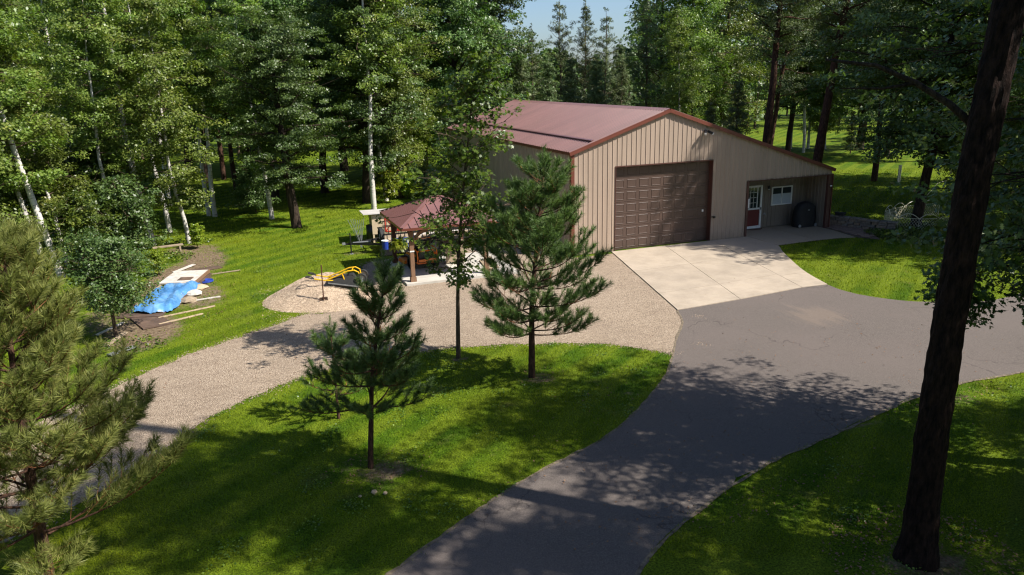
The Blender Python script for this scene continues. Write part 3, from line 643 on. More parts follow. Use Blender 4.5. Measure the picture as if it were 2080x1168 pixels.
def clover():
    rng = np.random.default_rng(47); C = []
    for k in range(150):
        px_c = rng.uniform(0, 1); cx, cy = (rng.uniform(-15, -1), rng.uniform(-18, -9)) if px_c < .6 else ((rng.uniform(-5, 8), rng.uniform(-23, -17)) if px_c < .8 else (rng.uniform(-15, -9), rng.uniform(-5, 9)))
        n = int(rng.integers(15, 70)); C.append(np.column_stack([rng.normal(cx, .16, n), rng.normal(cy, .16, n), rng.uniform(.03, .065, n)]))
    C = np.concatenate(C); ok = np.ones(len(C), bool)
    for poly, _e in NOGRASS: ok &= ~inpoly(C[:, 0], C[:, 1], poly.tolist())
    C = C[ok]; Nn = nrm(np.array([0, 0, 1.])+rng.normal(0, .45, C.shape)); return np_mesh('lawn_clover', leaf_quads(C, Nn, .04, rng, .9), 4, M['leaf_bush'], rng.uniform(0, 1, len(C)))
tag(obj('lawn_clover', clover()), 'small patches of broad-leaved clover in the lawn', kind='stuff')
def stones(name, lab, n, region, seed, mat, s=(.012, .035)):
    rng = np.random.default_rng(seed); P = region(rng, n); n = len(P); r = rng.uniform(*s, n)[:, None, None]
    base = np.array([[1, 0, 0], [-.5, .87, 0], [-.5, -.87, 0], [0, 0, .8]]); F = np.array([[0, 1, 3], [1, 2, 3], [2, 0, 3]])
    a = rng.uniform(0, 6.28, n); c, s_ = np.cos(a), np.sin(a); V = base[None]*r*rng.uniform(.6, 1.4, (n, 4, 1))
    W = V.copy(); W[..., 0] = V[..., 0]*c[:, None]-V[..., 1]*s_[:, None]; W[..., 1] = V[..., 0]*s_[:, None]+V[..., 1]*c[:, None]; W += P[:, None, :]
    FF = (np.arange(n)[:, None, None]*4+F[None]).reshape(-1, 3)
    tag(obj(name, np_mesh(name, W.reshape(-1, 3), 3, mat, F=FF)), lab, kind='stuff')
# gravel heap
PC = (-10.72, -1.75)
def pile_h(x, y):
    dx, dy = (x-PC[0]), (y-PC[1]); u = dx*.94+dy*.34; v = -dx*.34+dy*.94
    d = np.sqrt((u/2.05)**2+(v/2.2)**2); d = d*(1+.06*np.sin(3*np.arctan2(dy, dx)+1)); h = np.clip(1-d, 0, 1)
    return .95*np.minimum(h*1.15, .62+.12*h)*(1+.06*np.sin(x*5)*np.cos(y*4))-.01
px_, py_ = np.meshgrid(np.linspace(-13.2, -8.2, 90), np.linspace(-4.4, .9, 90)); hz = pile_h(px_, py_)
rg = np.random.default_rng(2); hz = hz+np.where(hz > 0, rg.normal(0, .012, hz.shape), 0)
ii = (np.arange(89)[:, None]*90+np.arange(89)[None, :]).ravel(); F_ = np.column_stack([ii, ii+1, ii+91, ii+90]); F_ = F_[(hz.ravel()[F_] > -.005).any(axis=1)]
o = obj('gravel_heap', np_mesh('gravel_heap', np.column_stack([px_.ravel(), py_.ravel(), hz.ravel()]), 4, M['pile'], F=F_, smooth=True)); tag(o, 'low flat-topped heap of pale gravel beside the gravel drive', 'gravel heap')
def reg_pile(rng, n):
    x = rng.uniform(-13, -8.4, n); y = rng.uniform(-4.2, .6, n); h = pile_h(x, y); k = (h > .0) | (rng.uniform(0, 1, n) < .06); return np.column_stack([x, y, np.maximum(h, 0)+.004])[k]
stones('loose_gravel', 'loose pale stones on and around the gravel heap', 12000, reg_pile, 3, M['pile'], (.010, .026))
def reg_edge(rng, n):
    i = rng.integers(0, len(GRAV), n); G_ = np.array(GRAV); p = G_[i]+rng.normal(0, .12, (n, 2)); return np.column_stack([p, np.full(n, .008)])
stones('drive_edge_gravel', 'loose stones scattered along the drive edges', 7000, reg_edge, 5, M['gravel'], (.010, .028))

# ---------------------------------------------------------------- the barn
barn = thing('pole_barn', 'large tan metal-sided barn with red-brown roof, brown overhead door and side porch', 'barn', (0, 0, 0))
S = .3387                                             # roof slope
EH, XR_, PH = 4.483, 4.623, 6.049
def rz_(x): return PH-S*abs(x-XR_)
def prof_pts(a, b, rh=.021, pitch=.2286, phase=.1143):
    ta, tb = (.011, .030) if rh < .03 else (.022, .048)
    xs = {a: None, b: None}; k = int((a-phase)/pitch)-1
    def pn(x):
        u = abs(((x-phase+pitch/2) % pitch)-pitch/2)
        return rh if u <= ta else (0 if u >= tb else rh*(tb-u)/(tb-ta))
    while phase+k*pitch < b+pitch:
        for o_ in (-tb, -ta, ta, tb):
            x = phase+k*pitch+o_
            if a < x < b: xs[x] = None
        k += 1
    if a < XR_ < b: xs[XR_] = None
    return [(x, pn(x)) for x in sorted(xs)]
def ribbed(P0, U, N, V, a, b, bot, top, mat, name='siding_sheet'):
    P0, U, N, V = map(Vector, (P0, U, N, V)); vs = []; pts = prof_pts(a, b, .048 if name == 'roof_sheet' else .022)
    for x, n in pts:
        vs.append(P0+U*x+N*n+V*bot(x)); vs.append(P0+U*x+N*n+V*top(x))
    fs = [(2*i, 2*i+2, 2*i+3, 2*i+1) for i in range(len(pts)-1)]; m = MB(); m.add(vs, fs, mat); return m.mesh(name)
G0, G1, GH = 2.096, 6.976, 3.721; Q0, Q1, QH = 8.922, 13.58, 2.628
W_ = .9144; cuts = sorted(set([0]+[k*W_ for k in range(1, 16)]+[G0, G1, Q0, Q1, XR_, XB-.03]))
cuts = [c for c in cuts if c <= XB-.02]; cuts = [c for i, c in enumerate(cuts) if i == 0 or c-cuts[i-1] > .004]
for a, b in zip(cuts[:-1], cuts[1:]):
    m = (a+b)/2; bt_ = GH if G0 < m < G1 else (QH if Q0 < m < Q1 else .03)
    obj('siding_sheet', ribbed((0, 0, 0), (1, 0, 0), (0, -1, 0), (0, 0, 1), a, b, lambda x: bt_, lambda x: rz_(x)-.05, M['tan']), barn)
ls = ribbed((0, 0, 0), (0, -1, 0), (-1, 0, 0), (0, 0, 1), -W_, 0, lambda x: .03, lambda x: EH-.05, M['tan'])
n_side = int(YB/W_)
for k in range(n_side+1):
    if k == n_side: ls = ribbed((0, 0, 0), (0, -1, 0), (-1, 0, 0), (0, 0, 1), -(YB-n_side*W_), 0, lambda x: .03, lambda x: EH-.05, M['tan'])
    obj('siding_sheet', ls, barn, (0, k*W_, 0))
b = MB(); b.box((XB-.02, YB/2, 1.4), (.03, YB, 2.75), M['tan']); b.build('right_wall', barn)
b = MB(); b.add([(0, YB, 0), (XB, YB, 0), (XB, YB, rz_(XB)-.06), (XR_, YB, PH-.06), (0, YB, EH-.06)], [(4, 3, 2, 1, 0)], M['tan']); b.build('back_wall', barn)
# roof
c_ = 1/math.hypot(1, S); LL = (XR_+.10)/c_; RL = (XB+.08-XR_)/c_
lm = ribbed((0, 0, 0), (0, 1, 0), (-S*c_, 0, c_), (-c_, 0, -S*c_), 0, W_, lambda x: 0, lambda x: LL, M['roof'], 'roof_sheet')
rm = ribbed((0, 0, 0), (0, 1, 0), (S*c_, 0, c_), (c_, 0, -S*c_), 0, W_, lambda x: RL, lambda x: 0, M['roof'], 'roof_sheet')
nr = int((YB+.2)/W_)
for k in range(nr+1):
    if k == nr:
        w = YB+.12+.10-nr*W_
        lm = ribbed((0, 0, 0), (0, 1, 0), (-S*c_, 0, c_), (-c_, 0, -S*c_), 0, w, lambda x: 0, lambda x: LL, M['roof'], 'roof_sheet')
        rm = ribbed((0, 0, 0), (0, 1, 0), (S*c_, 0, c_), (c_, 0, -S*c_), 0, w, lambda x: RL, lambda x: 0, M['roof'], 'roof_sheet')
    obj('roof_sheet', lm, barn, (XR_, -.10+k*W_, PH)); obj('roof_sheet', rm, barn, (XR_, -.10+k*W_, PH))
# trims
b = MB(); y0, y1 = -.13, YB+.13
b.add([(XR_-.24, y0, PH-.24*S+.035), (XR_, y0, PH+.045), (XR_+.24, y0, PH-.24*S+.035), (XR_-.24, y1, PH-.24*S+.035), (XR_, y1, PH+.045), (XR_+.24, y1, PH-.24*S+.035), (XR_-.24, y0, PH-.24*S+.018), (XR_-.24, y1, PH-.24*S+.018)],
      [(0, 1, 4, 3), (1, 2, 5, 4), (6, 0, 3, 7)], M['roof']); b.build('ridge_cap', barn)
for yy, in ((-.118,), (YB+.118,)):
    b = MB(); sg = -1 if yy < 0 else 1
    b.bar((-.115, yy, rz_(-.115)-.055), (XR_, yy, PH-.055), .025, .155, M['trim'], up=(0, 0, 1)); b.bar((XR_, yy-.001, PH-.055), (XB+.10, yy-.001, rz_(XB+.10)-.055), .025, .155, M['trim'])
    b.build('rake_trim', barn)
b = MB(); b.box((-.105, YB/2, EH-.075), (.025, YB+.2, .12), M['trim']); b.build('eave_trim', barn)
b = MB(); b.box((XB+.095, YB/2, rz_(XB+.08)-.055), (.025, YB+.2, .13), M['trim']); b.build('eave_trim', barn)
b = MB(); b.box((.055, -.031, 2.2), (.15, .018, 4.40), M['trim']); b.box((-.031, .045, 2.2), (.018, .13, 4.40), M['trim']); b.build('corner_trim', barn)
b = MB(); x_ = .98; y_a = .15
b.bar((x_-.0, .0, rz_(x_)+.075), (x_, YB, rz_(x_)+.075), .10, .05, M['roof'], up=(-S*c_, 0, c_))
for k in range(40): b.box((x_-.05, .25+k*.47, rz_(x_-.05)+.035), (.03, .10, .07), M['roof'])
b.build('snow_guard', barn)
# overhead door recess, jambs, header
RC = .23
b = MB(); b.box((G0-.014, .10, GH/2), (.028, .27, GH), M['door_trim']); b.build('door_jamb', barn)
b = MB(); b.box((G1+.014, .10, GH/2), (.028, .27, GH), M['door_trim']); b.build('door_jamb', barn)
b = MB(); b.box(((G0+G1)/2, .10, GH+.014), (G1-G0+.06, .27, .028), M['door_trim']); b.box(((G0+G1)/2, -.028, GH+.012), (G1-G0+.06, .012, .05), M['door_trim']); b.build('door_head_trim', barn)
gd = MB(); rows, cols = 7, 8; rh, cw = GH/rows, (G1-G0)/cols
for r in range(rows): gd.box(((G0+G1)/2, RC+.03, (r+.5)*rh+.012), (G1-G0-.004, .05, rh-.012), M['door_brown'])
gd.box(((G0+G1)/2, RC+.045, GH/2), (G1-G0, .03, GH), M['rubber'])
gdo = gd.build('overhead_door', barn)
pb = MB(); w, h = cw*.76/2, rh*.66/2; o1 = [(-w, 0, -h), (w, 0, -h), (w, 0, h), (-w, 0, h)]
k1 = .88; k2 = .80; vs = o1+[(x*.955, .012, z*.94) for x, y, z in o1]+[(x*k1, .012, z*.86) for x, y, z in o1]+[(x*k2, -.006, z*.76) for x, y, z in o1]
vs = [(x, y-.0125 if i > 3 else y-.0005, z) for i, (x, y, z) in enumerate(vs)]; vs = [(v[0], v[1]-.012, v[2]) for v in vs]
vs[0:4] = [(x, -.001, z) for x, y, z in o1]; vs[4:8] = [(x*.95, -.014, z*.93) for x, y, z in o1]; vs[8:12] = [(x*.90, -.014, z*.87) for x, y, z in o1]; vs[12:16] = [(x*.86, -.004, z*.82) for x, y, z in o1]
fs = []
for a0 in (0, 4, 8):
    for i in range(4): fs.append((a0+i, a0+(i+1) % 4, a0+4+(i+1) % 4, a0+4+i))
fs.append((12, 13, 14, 15)); pb.add(vs, fs, M['door_brown']); pmesh = pb.mesh('panel')
for r in range(rows):
    for c in range(cols): obj('panel', pmesh, gdo, (G0+(c+.5)*cw, RC+.005, (r+.5)*rh+.012))
b = MB(); b.box((G1-.27, RC-.005, 1.42), (.08, .02, .10), M['white']); b.build('lock_plate', gdo)
b = MB(); b.box((7.16, -.06, 1.12), (.10, .05, .09), M['black']); b.box((7.06, -.04, 1.14), (.05, .03, .05), M['black']); b.build('keypad', barn)
# porch
def wall_sheets(P0, U, N, a, b_, bot, top, mat):
    x = a
    while x < b_-1e-3:
        e = min(x+W_, b_); obj('siding_sheet', ribbed(P0, U, N, (0, 0, 1), x, e, lambda q: bot, lambda q: top, mat), barn); x = e
PD = 1.41
wall_sheets((0, PD, 0), (1, 0, 0), (0, -1, 0), Q0, Q1, .04, 2.66, M['tan_shaded'])
wall_sheets((Q1+.01, 0, 0), (0, -1, 0), (-1, 0, 0), -PD, 0, .04, 2.66, M['tan_shaded'])
b = MB(); b.box((Q0-.015, PD/2, 1.33), (.03, PD, 2.64), M['tan_shaded']); b.build('porch_side_wall', barn)
b = MB(); b.box(((Q0+Q1)/2, PD/2, 2.68), (Q1-Q0, PD, .03), M['tan_shaded']); b.build('porch_ceiling', barn)
b = MB(); b.box((Q0+.035, -.034, 1.32), (.11, .02, 2.66), M['door_trim']); b.box((Q0+.0, .05, 1.32), (.022, .16, 2.62), M['door_trim']); b.build('porch_corner_trim', barn)
b = MB(); b.box(((Q0+Q1)/2+.04, -.034, QH+.002), (Q1-Q0-.02, .02, .045), M['door_trim']); b.build('porch_head_trim', barn)
b = MB(); b.box((Q1+.105, -.02, 1.32), (.25, .14, 2.66), M['door_trim']); b.build('porch_post', barn)
b = MB(); b.box((XB+.0, -.05, 1.35), (.09, .08, 2.66), M['trim']); b.build('downspout', barn)
# entrance door
b = MB(); D0, D1 = 9.92, 10.88; yy = PD-.035
for x in (D0+.05, D1-.05): b.box((x, yy, 1.10), (.10, .07, 2.12), M['white'])
for z, hh in ((2.12, .09), (1.02, .08), (.10, .13)): b.box(((D0+D1)/2, yy+.001, z), (D1-D0-.2, .066, hh), M['white'])
ed_ = b.build('entrance_door', barn)
b = MB(); b.box(((D0+D1)/2, yy+.02, .60), (D1-D0-.18, .02, .88), M['door_red']); b.build('lower_panel', ed_)
b = MB(); b.box(((D0+D1)/2, yy+.02, 1.57), (D1-D0-.18, .012, 1.02), M['glass']); b.build('pane', ed_)
b = MB()
for k in range(1, 3): b.box((D0+.1+k*.19, yy+.008, 1.57), (.018, .014, 1.02), M['white'])
b.box((D1-.26, yy+.006, 1.57), (.05, .016, 1.02), M['white'])
for k in range(1, 4): b.box((D0+.37, yy+.005, 1.06+k*.255), (.54, .013, .018), M['white'])
b.build('muntins', ed_)
b = MB(); b.box((D1-.06, yy-.05, 1.02), (.03, .05, .12), M['black']); b.build('handle', ed_)
# window with two panes
b = MB(); W0, W1, Z0, Z1 = 11.44, 12.68, 1.10, 2.02
for x in (W0+.03, W1-.03): b.box((x, PD-.045, (Z0+Z1)/2), (.06, .06, Z1-Z0), M['white'])
for z in (Z0+.03, Z1-.03): b.box(((W0+W1)/2, PD-.044, z), (W1-W0-.12, .058, .06), M['white'])
b.box(((W0+W1)/2, PD-.043, (Z0+Z1)/2), (.05, .056, Z1-Z0-.12), M['white']); wf = b.build('window', barn)
for x in (W0+.325, W1-.325):
    b = MB(); b.box((x, PD-.032, (Z0+Z1)/2), (.56, .010, Z1-Z0-.1), M['glass']); b.build('pane', wf)
    b = MB(); b.box((x, PD-.041, Z0+.31), (.53, .006, .50), M['shade_cloth']); b.build('window_shade', wf)
b = MB(); b.lathe([(0, 0), (.05, 0), (.06, .1), (.03, .16), (0, .17)], M['black'], 8, (11.22, PD-.10, 1.95)); b.lathe([(0, -.04), (.045, -.03), (.045, .0)], M['lens'], 8, (11.22, PD-.10, 1.95)); b.build('porch_lamp', barn)
b = MB(); b.tube([(11.1, PD-.03, .72), (11.1, PD-.12, .72), (11.1, PD-.14, .66)], .018, M['grey'], 6); b.box((11.1, PD-.03, .72), (.1, .02, .1), M['grey']); b.build('water_tap', barn)
b = MB(); b.box((Q0+.105, -.05, 1.60), (.06, .03, .42), M['white']); b.build('thermometer', barn)
b = MB(); b.lathe([(0, 0), (.05, .0), (.055, .05), (0, .06)], M['lens'], 10, (Q1+.10, -.15, 2.08)); b.box((Q1+.10, -.11, 2.13), (.05, .05, .06), M['black']); b.build('post_lamp', barn)
# flood lamp under the gable
b = MB(); b.box((6.50, -.06, 5.02), (.12, .06, .12), M['black']); b.tube([(6.5, -.08, 5.02), (6.5, -.2, 5.03)], .02, M['black'], 6); fl = b.build('flood_lamp', barn)
for sx in (-1, 1):
    b = MB(); b.bar((6.5+sx*.04, -.16, 5.04), (6.5+sx*.19, -.34, 4.93), .10, .10, M['black']); b.bar((6.5+sx*.18, -.325, 4.935), (6.5+sx*.205, -.355, 4.92), .09, .09, M['lens']); b.build('lamp_head', fl)
b = MB(); b.box((-.14, 1.3, .62), (.22, .55, .75), M['grey']); b.box((-.26, 1.3, .55), (.02, .3, .25), M['white']); b.build('meter_box', barn)

# things on the porch
g = thing('barbecue_grill', 'barbecue grill under a black cover in the porch corner', 'grill', (12.98, .72, .036))
b = MB(); n = 18; prof = [(.60, .30, .02), (.60, .30, .45), (.57, .29, .80), (.52, .27, .98), (.36, .24, 1.14), (.16, .14, 1.22), (0.01, .01, 1.24)]; vs = []
rr = random.Random(9)
for a_x, a_y, z in prof:
    for k in range(n):
        t = 2*PI*k/n; cx = abs(math.cos(t))**.55*math.copysign(1, math.cos(t)); sx = abs(math.sin(t))**.55*math.copysign(1, math.sin(t)); w = 1+rr.uniform(-.04, .04)
        vs.append((a_x*cx*w, a_y*sx*w, z))
b.add(vs, [(i*n+k, i*n+(k+1) % n, (i+1)*n+(k+1) % n, (i+1)*n+k) for i in range(len(prof)-1) for k in range(n)], M['cover']); b.build('cover', g, True)
for sx in (-1, 1):
    b = MB(); b.lathe([(.0, -.02), (.08, -.02), (.08, .02), (0, .02)], M['grey'], 10, (sx*.48, -.29, .09), 'Y'); b.build('wheel', g)
b = MB(); b.box((0, -.30, .86), (.1, .01, .05), M['grey']); b.build('logo_plate', g)
b = MB(); n = 16; pts = [(.48*math.cos(PI*k/n), -.33*math.sin(PI*k/n), 0) for k in range(n+1)]
b.add(pts+[(x, y, .015) for x, y, z in pts], [tuple(range(n+1, 2*n+2))[::-1]]+[(k, k+1, n+2+k, n+1+k) for k in range(n)], M['rust'])
tag(b.build('doormat', loc=(10.42, 1.30, .037)), 'half-round brown doormat below the red and white door', 'doormat')

# ---------------------------------------------------------------- gazebo
gz = thing('gazebo', 'cedar gazebo with hipped red-brown metal roof on a concrete slab', 'gazebo', (-5.5, .28, 0))
gx0, gx1, gy0, gy1 = -1.80, 1.16, -1.68, 1.70; PHt = 2.16
for i, (x, y) in enumerate(((gx0, gy0), (gx0, gy1), (gx1, gy0), (gx1, gy1))):
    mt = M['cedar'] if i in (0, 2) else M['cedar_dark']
    b = MB(); b.box((x, y, PHt/2+.09), (.15, .15, PHt-.1), mt); p = b.build('post', gz)
    b = MB(); b.box((x, y, .17), (.23, .23, .20), mt, taper=.92); b.build('post_base', p)
for y in (gy0, gy1):
    b = MB(); b.bar((gx0-.25, y, PHt+.02), (gx1+.25, y, PHt+.02), .09, .18, M['cedar']); b.build('beam', gz)
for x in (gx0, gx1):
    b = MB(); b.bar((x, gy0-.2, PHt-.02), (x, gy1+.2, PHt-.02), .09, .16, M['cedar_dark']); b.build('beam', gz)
def brace(x, y, dx, dy, mt):
    b = MB(); pts = []
    for k in range(7):
        t = k/6; a = t*PI/2; r = .62; pts.append((x+dx*(r*(1-math.cos(a))+.05), y+dy*(r*(1-math.cos(a))+.05), 1.42+r*math.sin(a)))
    for p, q in zip(pts[:-1], pts[1:]): b.bar(p, q, .07, .12, mt)
    b.build('knee_brace', gz)
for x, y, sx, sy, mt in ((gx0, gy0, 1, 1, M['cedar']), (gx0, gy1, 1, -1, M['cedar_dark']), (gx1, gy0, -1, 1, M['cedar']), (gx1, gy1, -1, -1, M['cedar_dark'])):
    brace(x, y, sx, 0, mt); brace(x, y, 0, sy, mt)
ex0, ex1, ey0, ey1, ez, rzz = gx0-.42, gx1+.42, gy0-.42, gy1+.42, 2.24, 3.02; R0, R1 = -.52, -.16; cy = (ey0+ey1)/2
def hip_face(A, B, C, D, name, ribs):
    """A-B eave, C-D top (C above B side)"""
    A, B, C, D = map(Vector, (A, B, C, D)); N = (B-A).cross(D-A).normalized(); b = MB()
    b.add([A, B, C, D], [(0, 1, 2, 3)], M['roof']); e = (B-A).normalized(); L = (B-A).length
    up = N.cross(e); k = 1; ht = (D-A).dot(up)
    while k*ribs < L:
        s = k*ribs; p = A+e*s; la = (D-A).dot(e); lb = (B-C).dot(e); h = ht
        if s < la: h = ht*s/la
        if L-s < lb: h = min(h, ht*(L-s)/lb)
        if h > .06: b.bar(p+N*.015, p+up*h+N*.015, .03, .03, M['roof'], up=N)
        k += 1
    b.build(name, gz)
c1, c2, c3, c4_ = (ex0, ey0, ez), (ex1, ey0, ez), (ex1, ey1, ez), (ex0, ey1, ez); r1, r2_ = (R0, cy, rzz), (R1, cy, rzz)
hip_face(c1, c2, r2_, r1, 'roof_panel', .34); hip_face(c3, c4_, r1, r2_, 'roof_panel', .34); hip_face(c4_, c1, r1, r1, 'roof_panel', .17); hip_face(c2, c3, r2_, r2_, 'roof_panel', .17)
for a, e in ((c1, r1), (c2, r2_), (c3, r2_), (c4_, r1), (r1, r2_)):
    b = MB(); a = Vector(a)+Vector((0, 0, .03)); e = Vector(e)+Vector((0, 0, .03)); b.bar(a, e, .13, .03, M['roof']); b.build('hip_cap', gz)
b = MB()
for a, e in ((c1, c2), (c2, c3), (c3, c4_), (c4_, c1)): b.bar(Vector(a)+Vector((0, 0, -.05)), Vector(e)+Vector((0, 0, -.05)), .03, .09, M['trim'])
b.build('fascia', gz)
gs = obj('gazebo_slab', sheet('gazebo_slab', [(-7.62, -1.70), (-3.05, -1.78), (-3.05, 2.32), (-7.66, 2.24)], .09, M['slabwhite'], .09)); tag(gs, kind='structure')
b = MB()
for k in range(9): x = -7.2+k*.42; b.lathe([(0, -.05), (.03, -.03), (.03, .01), (0, .02)], M['lens'], 8, (x, 1.86-.0, 2.02-.03*math.sin(k*PI/2)**2)); 
b.tube([(-7.3+k*.21, 1.86, 2.05) for k in range(18)], .006, M['black'], 4)
tag(b.build('string_lights'), 'string of small white bulbs under the back edge of the gazebo roof', 'string lights')

# ---------------------------------------------------------------- trees
PI = math.pi
B1 = tree_mesh(11, 16, 4.2, 2.5, .15, M['bark_birch'], M['leaf_birch'], 34, 7, 80, .14, 'egg', (5, 45), .9, (.30, .66), .55, limb=M['bark_brown'], ts=.42)
B2 = tree_mesh(12, 17, 6.5, 2.2, .14, M['bark_birch'], M['leaf_birch'], 34, 7, 66, .15, 'egg', (10, 50), 1.0, (.28, .64), .6, limb=M['bark_brown'], ts=.42)
B3 = tree_mesh(13, 12, 2.0, 2.3, .10, M['bark_birch'], M['leaf_birch'], 34, 7, 76, .135, 'column', (5, 40), .7, (.28, .62), .55, limb=M['bark_brown'], ts=.38)
BM = tree_mesh(14, 16, 4.6, 2.3, .17, M['bark_birch'], M['leaf_birch'], 28, 6, 60, .15, 'egg', (5, 45), .9, (.28, .62), .55, limb=M['bark_brown'], ts=.45,
               tpts=[(0, 0, 0), (-.12, 0, 1.2), (-.30, 0, 3.0), (-.42, .02, 5), (-.46, .0, 7), (-.42, 0, 9), (-.5, 0, 12), (-.4, .1, 15)])
O1 = tree_mesh(21, 13, 2.6, 3.9, .31, M['bark_dark'], M['leaf_oak'], 48, 10, 92, .14, 'round', (0, 32), .15, (.38, .72), .36)
O2 = tree_mesh(22, 17, 4.0, 4.3, .26, M['bark_dark'], M['leaf_oak'], 54, 10, 60, .20, 'egg', (5, 40), .25, (.40, .80), .45)
O3 = tree_mesh(23, 16, 1.6, 3.4, .20, M['bark_brown'], M['leaf_birch'], 56, 9, 84, .14, 'column', (0, 42), .45, (.38, .75), .55)
P1 = tree_mesh(31, 20, 9.0, 3.0, .29, M['bark_pine'], M['needle_far'], 44, 9, 70, .20, 'top', (-8, 30), .1, (.32, .60), .5, .22, dead=.08)
P2 = tree_mesh(32, 19, 6.0, 2.8, .20, M['bark_pine'], M['needle_far'], 48, 9, 66, .20, 'egg', (-5, 28), .05, (.32, .60), .48, .22, dead=.10)
S1 = tree_mesh(41, 14, 1.4, 3.0, .15, M['bark_brown'], M['needle_far'], 66, 7, 44, .19, 'cone', (0, 30), -.45, (.18, .40), .8, .26, trunk_top=.985)
S2 = tree_mesh(42, 14, 3.0, 3.1, .14, M['bark_brown'], M['needle_far'], 54, 7, 44, .19, 'cone', (0, 34), -.55, (.18, .40), .85, .26, trunk_top=.985, dead=.08)
S3 = tree_mesh(43, 10, .8, 2.3, .13, M['bark_brown'], M['needle_far'], 60, 7, 60, .17, 'cone', (0, 20), -.2, (.24, .42), .6, .26, trunk_top=.98)
SP = tree_mesh(44, 2.4, .15, 1.05, .035, M['bark_brown'], M['needle_far'], 46, 7, 40, .075, 'cone', (5, 22), -.25, (.08, .16), .5, .30, trunk_top=.98)
U1 = tree_mesh(51, 3.6, .5, 1.5, .05, M['bark_brown'], M['leaf_bush'], 34, 8, 46, .12, 'round', (10, 50), .2, (.20, .38), .6)
U2 = tree_mesh(52, 2.2, .2, 1.1, .035, M['bark_brown'], M['leaf_oak'], 28, 8, 44, .10, 'round', (15, 55), .2, (.16, .30), .6)
UY = tree_mesh(53, 1.3, .1, .65, .02, M['bark_brown'], M['leaf_yellow'], 20, 6, 30, .10, 'round', (30, 70), .3, (.10, .20), .6)

